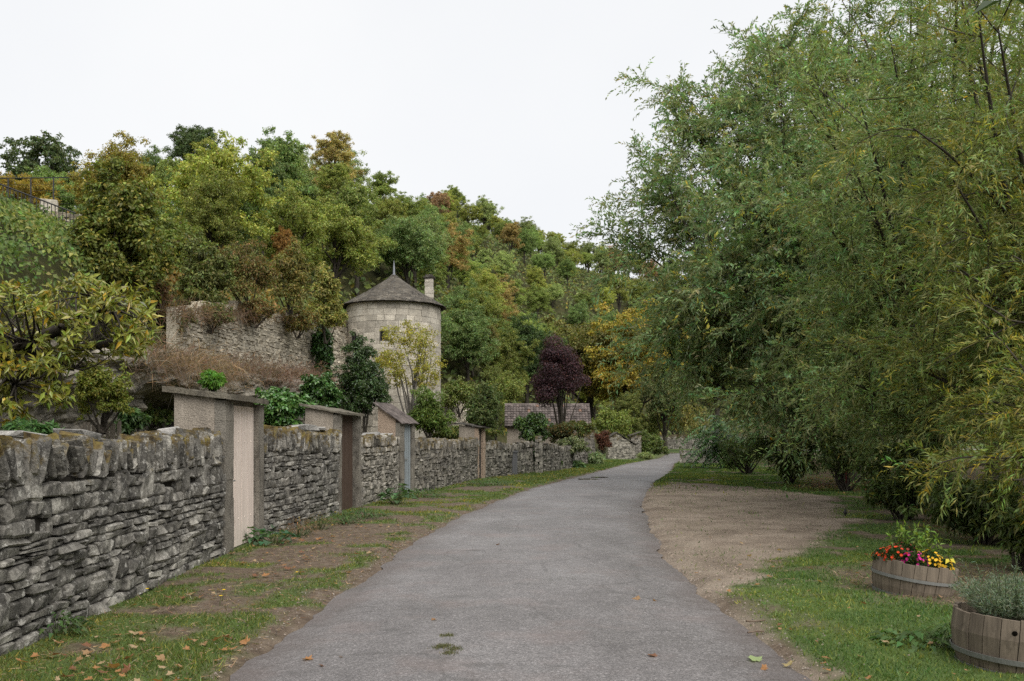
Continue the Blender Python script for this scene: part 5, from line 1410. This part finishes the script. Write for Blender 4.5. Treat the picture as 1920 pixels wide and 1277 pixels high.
for k in range(70):
    y = 5.3 + 9 * rng.random() ** 1.5; x = rr(y) + .15 + rng.random() ** 1.3 * 3
    drop(x, y, float(ground_z(np.array([x]), np.array([y]))[0]) + .02, rng.uniform(.02, .045), 'tan leaf lying in the lawn around the barrels' if x > rr(y) + .9 else 'tan leaf at the ragged right edge of the road', 'fallen leaves on the right lawn')
# leaf litter under the willows and crumbs of gravel
n = 26000; P = rng.uniform([2, 7], [14, 34], (n, 2)); gr, gv, lt = masks(P); k = (rng.random(n) < .12 + lt * .8 - gv * .02) & (P[:, 0] > rr(P[:, 1]) + .1) & (lt > .05); P = P[k]; n = len(P)
mb = MB(); leaves(mb, np.stack([P[:, 0], P[:, 1], ground_z(P[:, 0], P[:, 1]) + .015], 1), unit(rdir(n) * np.array([1, 1, .3])), unit(np.array([0, 0, 1.0]) + rdir(n) * .4), rng.uniform(.05, .11, n), rng.uniform(.02, .05, n), lcol(n, .4, (1.6, 1.5, 1.2), .2), 0)
tag(mb.build('leaf_litter', M_LEAF, color=(.19, .115, .06)), 'brown leaf litter under the willows', 'leaf litter', kind='stuff')
def pebbles(name, n, reg, label, col, test, s0=.006, s1=.02):
    P = rng.uniform(reg[0], reg[1], (n, 2)); P = P[test(P)]; n = len(P)
    o = np.array([(1, 0, 0), (-.5, .87, 0), (-.5, -.87, 0), (0, 0, .8)]); f = np.array([(0, 1, 3), (1, 2, 3), (2, 0, 3)])
    an = rng.uniform(0, 6.28, n); c, s = np.cos(an), np.sin(an); sz = rng.uniform(s0, s1, n)
    V = np.stack([(o[None, :, 0] * c[:, None] - o[None, :, 1] * s[:, None]) * sz[:, None] + P[:, :1], (o[None, :, 0] * s[:, None] + o[None, :, 1] * c[:, None]) * sz[:, None] * .8 + P[:, 1:], o[None, :, 2] * sz[:, None] + ground_z(P[:, 0], P[:, 1])[:, None]], -1)
    mb = MB(); mb.add(V.reshape(-1, 3), (f[None] + 4 * np.arange(n)[:, None, None]).reshape(-1, 3), np.repeat(lcol(n, .3, hue=.03), 4, 0))
    t = NT('pebble'); t.out(t.mix(1.0, col, t.attr('lc'), 'MULTIPLY'), .9, .2)
    return tag(mb.build(name, t.m), label, 'gravel', kind='stuff')
def on_gravel(P):
    gr, gv, lt = masks(P); return (gv > rng.random(len(P))) & (P[:, 0] > rr(P[:, 1]))
def on_edge(P):
    e = np.maximum(rl(P[:, 1]) - P[:, 0], P[:, 0] - rr(P[:, 1])); return (e > -.02) & (rng.random(len(P)) < np.exp(-np.maximum(e, 0) / .25)) & (P[:, 0] > wx(P[:, 1]))
pebbles('gravel', 52000, ([1.5, 6], [9, 32]), 'loose gravel stones of the parking patch', (.23, .185, .145), on_gravel, .004, .014)
pebbles('grit', 40000, ([-4, 5], [4, 22]), 'loose grit along the crumbling road edges', (.2, .17, .145), on_edge, .004, .014)
# moss cushions and a shallow puddle on the asphalt
n = 800; c0 = np.array([gp(*p) for p in [(838, 1202), (835, 1222), (852, 1228), (842, 1236), (825, 1225)]]); P = c0[rng.integers(0, 5, n)] + rng.normal(size=(n, 2)) * np.array([.028, .03])
mb = MB(); leaves(mb, np.stack([P[:, 0], P[:, 1], np.array([rz_road(a, b) for a, b in P])], 1), unit(rdir(n) * .6 + np.array([0, 0, 1])), rdir(n), .02, .006, lcol(n, .3), 0, 'tri'); tag(mb.build('moss', M_LEAF, color=(.13, .13, .06)), 'moss tufts growing in the middle of the asphalt', 'moss', kind='stuff')
def puddle(u, v, ru, rv, label):
    x, y = gp(u, v); y1 = gp(u, v - rv)[1]; r_x = ru / F * y; r_y = abs(y1 - y); n = 28; a = np.arange(n) * 2 * math.pi / n
    r = .7 + .6 * fbm(np.stack([np.cos(a) * 1.2 + u, np.sin(a) * 1.2, 0 * a], 1), 1.2, 3)
    zc = rz_road(x, y) + .012
    V = np.concatenate([[(0, 0, 0)], np.stack([np.cos(a) * r * r_x, np.sin(a) * r * r_y, 0 * a], 1)])
    m = MB(); m.add(V, [(0, 1 + i, 1 + (i + 1) % n) for i in range(n)]); o = m.build('puddle', M_WATER); o.location = (x, y, zc)
    return tag(o, label, 'puddle', 'puddles on the lane', 'thing')
M_WATER = NT('puddle_water').out((.035, .036, .03), .03, .6)
puddle(1102, 901, 20, 1.5, 'largest dark puddle on the far stretch of lane')
puddle(1125, 897, 16, .8, 'thin puddle just beyond the largest puddle')
# two sticks on the right edge
for u, v, l, lb in [(1418, 1173, .17, 'thin dry stick at the right road edge, upper one'), (1418, 1190, .14, 'short dry stick just below the other stick')]:
    x, y = gp(u, v); z = float(ground_z(np.array([x]), np.array([y]))[0]); m = MB(); limb(m, (-l / 2, 0, .012), (l / 2, .03, .015), .008, .005, .06, 6, 6)
    o = m.build('dry_stick', M_TWIG, smooth=True); o.location = (x, y, z + .01); tag(o, lb, 'stick', 'sticks at the road edge')

# ------------------------------------------------------------------ barrels and their plants
def barrel(x, y, rt, rb, h, tilt, label, n=22, hoops=((.62, .05), (.1, .05)), bulge=.02):
    e = empty('barrel_planter', (x, y, -.02), label, 'barrel planter', 'half barrel planters on the lawn')
    e.rotation_euler = tilt
    for k in range(n):
        a0, a1 = 2 * math.pi * k / n, 2 * math.pi * (k + 1) / n; g = .0025 / rt; m = MB(); V = []; hk = h + rng.normal() * .006
        lv = [0, .33, .66, 1]; j = rng.normal() * .003; th = .026
        for t in lv:
            r = rb + (rt - rb) * t + bulge * math.sin(math.pi * t) + j
            for a in (a0 + g, (a0 + a1) / 2, a1 - g): V.append((r * math.cos(a), r * math.sin(a), hk * t))
            for a in (a1 - g, (a0 + a1) / 2, a0 + g): V.append(((r - th) * math.cos(a), (r - th) * math.sin(a), hk * t))
        f = []
        for i in range(3):
            for q in range(6): f.append((i * 6 + q, i * 6 + (q + 1) % 6, i * 6 + 6 + (q + 1) % 6, i * 6 + 6 + q))
        f += [(18, 19, 20, 21, 22, 23), (5, 4, 3, 2, 1, 0)]
        m.add(V, f); m.build('stave', M_STAVE, e)
    for t, w in hoops:
        m = MB(); pr = []
        for s in (-1, 1):
            tt_ = t + s * w / 2 / h; r = rb + (rt - rb) * tt_ + bulge * math.sin(math.pi * tt_) + .007; pr.append((r, h * tt_))
        prof = [pr[0], (pr[0][0] + .006, pr[0][1]), (pr[1][0] + .006, pr[1][1]), pr[1]]
        lathe(m, prof, 44); ho = m.build('hoop', M_IRON, e, smooth=False)
        m = MB(); a = math.radians(-62); r = pr[0][0] + .008; lathe(m, [(.0005, .008), (.008, .006), (.01, 0)], 8); rv = m.build('rivet', M_IRON, ho); rv.location = (r * math.cos(a), r * math.sin(a), h * t); rv.rotation_euler = (0, math.pi / 2, a)
    m = MB(); lathe(m, [(rt - .03, h - .07), (rt * .5, h - .045), (.001, h - .04)], 24); m.build('soil', M_SOIL, e)
    return e
B1 = np.array([4.0, 9.1]); B2 = np.array([3.46, 6.3])
barrel(B1[0], B1[1], 0.392, .345, .37, (math.radians(2), math.radians(7.5), 0), 'tilted half barrel planter filled with bright flowers', hoops=((.6, .03), (.1, .045)))
barrel(B2[0], B2[1], .385, .33, .395, (math.radians(2), math.radians(4), .3), 'half barrel planter with grey-green lavender at the picture corner', hoops=((.3, .035), (.06, .03)), bulge=.03)
m = MB(); lathe(m, [(.0005, .002), (.017, 0)], 12); o = m.build('bung_hole', NT('hole').out((.006, .005, .004), 1, 0)); 
hp = [ob for ob in bpy.data.objects if ob.name.startswith('barrel_planter')][-1]
o.parent = hp; ra = math.radians(-118) - .3; o.location = (.389 * math.cos(ra), .389 * math.sin(ra), .315); o.rotation_euler = (math.pi / 2, 0, ra + math.pi / 2)
def mum(dx, dy, z, r, n, col, label, yel=None):
    """a cushion of small daisy-like flowers over green leaves"""
    e = empty('chrysanthemum', (B1[0] + dx, B1[1] + dy, z), label, 'flower', 'flowers in the tilted barrel')
    d = rdir(420); d[:, 2] = abs(d[:, 2]); P = d * r * rng.uniform(.5, .95, (420, 1)); mb = MB(); leaves(mb, P, unit(d + rdir(420) * .6), rdir(420), .035, .02, lcol(420, .25), 0); mb.build('leaves', M_LEAF, e, color=(.05, .085, .025))
    d = rdir(n * 2); d = d[d[:, 2] > .05][:n]; mb = MB()
    for q in d:
        c = q * r * rng.uniform(.95, 1.1); ax = unit(np.cross(q, rdir(1)[0])); bx = np.cross(q, ax); a = np.arange(10) * 2 * math.pi / 10
        A = np.cos(a)[:, None] * ax + np.sin(a)[:, None] * bx + q * .25
        leaves(mb, np.tile(c, (10, 1)), A, np.tile(q, (10, 1)), .017, .011, np.full(3, rng.uniform(.65, 1.2)), 0)
    mb.build('petals', M_PETAL, e, color=col)['kind'] = 'stuff'
    return e
mum(-.19, -.1, .37, .14, 60, (.55, .05, .012), 'red-orange chrysanthemum cushion at the end of the barrel')
mum(-.26, .02, .36, .11, 36, (.5, .06, .015), 'second red chrysanthemum peeping over the barrel rim')
mum(-.06, -.2, .34, .125, 60, (.5, .015, .2), 'magenta chrysanthemum in the tilted barrel')
mum(-.02, .1, .38, .15, 50, (.22, .04, .03), 'dark maroon chrysanthemum at the back of the barrel')
mum(.1, -.16, .32, .15, 80, (.62, .36, .02), 'golden yellow chrysanthemum in the middle of the barrel')
mum(.22, -.22, .29, .1, 40, (.7, .42, .02), 'small yellow chrysanthemum at the rim')
e = empty('leafy_plant', (B1[0] + .12, B1[1] + .05, .33), 'fresh green leafy plant standing tall behind the yellow flowers', 'plant', 'flowers in the tilted barrel')
mb = MB(); m = MB()
for k in range(17):
    b = np.array([rng.uniform(-.22, .26), rng.uniform(-.15, .18), -.02]); t = b + np.array([rng.normal() * .05, rng.normal() * .05, rng.uniform(.24, .4) - abs(b[0]) * .15])
    p = limb(m, b, t, .005, .003, .08, 6, 4); nn = 26; i = rng.integers(1, 6, nn); d = unit(rdir(nn) + np.array([0, 0, .5]))
    leaves(mb, p[i], d, unit(rdir(nn) * .5 + np.array([0, 0, 1])), rng.uniform(.05, .09, nn), rng.uniform(.015, .026, nn), lcol(nn, .2, (1.5, 1.25, .8), .15), .1)
mb.build('leaves', M_LEAF, e, color=(.16, .25, .045)); m.build('stems', M_LEAF, e, color=(.1, .15, .04))
e = empty('yellow_leaf', (B1[0] + .24, B1[1] - .3, .36), 'big lemon yellow leaf pair hanging at the barrel rim', 'leaf')
m = MB(); leaves(m, np.array([[0, 0, .05], [.01, 0, .05]]), np.array([[-.6, -.3, -.5], [.7, -.3, -.45]]), np.array([[-.3, -.9, .4], [.3, -.9, .4]]), .06, .04, np.ones(3), .2); m.build('blade', M_PETAL, e, color=(.5, .42, .05))
# lavender in the near barrel
e = empty('lavender_bush', (B2[0], B2[1], .38), 'silvery grey-green lavender bush in the corner barrel', 'plant')
mb = MB(); n = 330; a = rng.uniform(0, 6.28, n); r = rng.random(n) ** .6 * .3; b = np.stack([np.cos(a) * r * .6, np.sin(a) * r * .6, 0 * a - .03], 1); tp = np.stack([np.cos(a) * r * 1.25, np.sin(a) * r * 1.25, .22 - r * .35 + rng.random(n) * .06], 1)
tp[:14, 2] += rng.uniform(.08, .16, 14)
K_ = 22; t = np.tile(np.linspace(.1, 1, K_), n)[:, None]; P = np.repeat(b, K_, 0) * (1 - t) + np.repeat(tp, K_, 0) * t; ax = np.repeat(unit(tp - b), K_, 0)
leaves(mb, P, unit(ax * .7 + rdir(len(P)) * .8), rdir(len(P)), rng.uniform(.025, .045, len(P)), .006, lcol(len(P), .25), 0)
mb.build('foliage', M_LEAF, e, color=(.17, .215, .14))
m = MB()
for q in range(60): limb(m, b[q], tp[q], .004, .002, .05, 4, 4)
m.build('stems', M_LEAF, e, color=(.12, .15, .08))

# small dark bird on the gravel edge
x, y = gp(1585, 968); e = empty('bird', (x, y, .04), 'small black bird standing at the edge of the gravel', 'bird'); e.rotation_euler = (0, -.75, 1.2); e.scale = (.75, .75, .75)
def ellips(mb, c, r, ax=None, n=10):
    th = np.linspace(0, math.pi, n); ph = np.arange(14) * 2 * math.pi / 14
    V = np.stack([np.outer(np.sin(th), np.cos(ph)), np.outer(np.sin(th), np.sin(ph)), np.outer(np.cos(th), np.ones(14))], -1).reshape(-1, 3) * np.asarray(r)
    if ax is not None: V = V @ ax
    i = np.arange(n - 1)[:, None] * 14; j = np.arange(14)[None]; j2 = (j + 1) % 14
    mb.add(V + np.asarray(c), np.stack([i + j, i + j2, i + 14 + j2, i + 14 + j], -1).reshape(-1, 4))
t = np.linspace(0, 1, 9); pts = np.stack([-.11 + .2 * t, 0 * t, .05 + .045 * t + .02 * np.sin(t * 3)], 1); m = MB()
tube(m, pts, [.006, .014, .032, .042, .043, .036, .03, .029, .012], 12); tube(m, [(-.2, 0, .035), (-.1, 0, .06)], [.012, .012], 6)
M_BIRD = NT('black_plumage').out((.012, .011, .011), .6, .4); m.build('body', M_BIRD, e, smooth=True)
m = MB(); tube(m, [(.085, 0, .105), (.115, 0, .1)], [.008, .001], 6); m.build('beak', NT('beak').out((.35, .18, .03), .5, .3), e)
for s in (-1, 1): m = MB(); tube(m, [(0, s * .015, .05), (.01, s * .015, 0)], .003, 5); m.build('leg', M_TWIG, e)
# leaves of a branch hanging into the upper right corner, close to the camera
e = empty('overhanging_branch', tuple(at(1960, -60, 3.4)), 'dark leafy branch tip reaching into the upper corner', 'branch')
og = at(1960, -60, 3.4); m = MB(); limb(m, (.15, .05, .12), at(1890, -4, 3.4) - og, .004, .002, .05); m.build('twig', M_TWIG, e)
q = np.array([at(1880, 0, 3.4), at(1895, -6, 3.42), at(1905, -3, 3.38), at(1925, 5, 3.4), at(1935, -20, 3.4)]) - og
m = MB(); leaves(m, q, np.array([[-.9, 0, -.35], [-.5, .2, .1], [.5, .1, -.25], [.8, 0, -.2], [-.6, 0, -.1]]), np.array([[.3, -.4, .9], [.1, .2, 1], [0, -.3, 1], [0, .1, 1], [.1, -.2, 1]]), np.array([.13, .12, .1, .12, .13]), .06, np.ones(3), .1); m.build('leaves', M_LEAF, e, color=(.035, .06, .018))
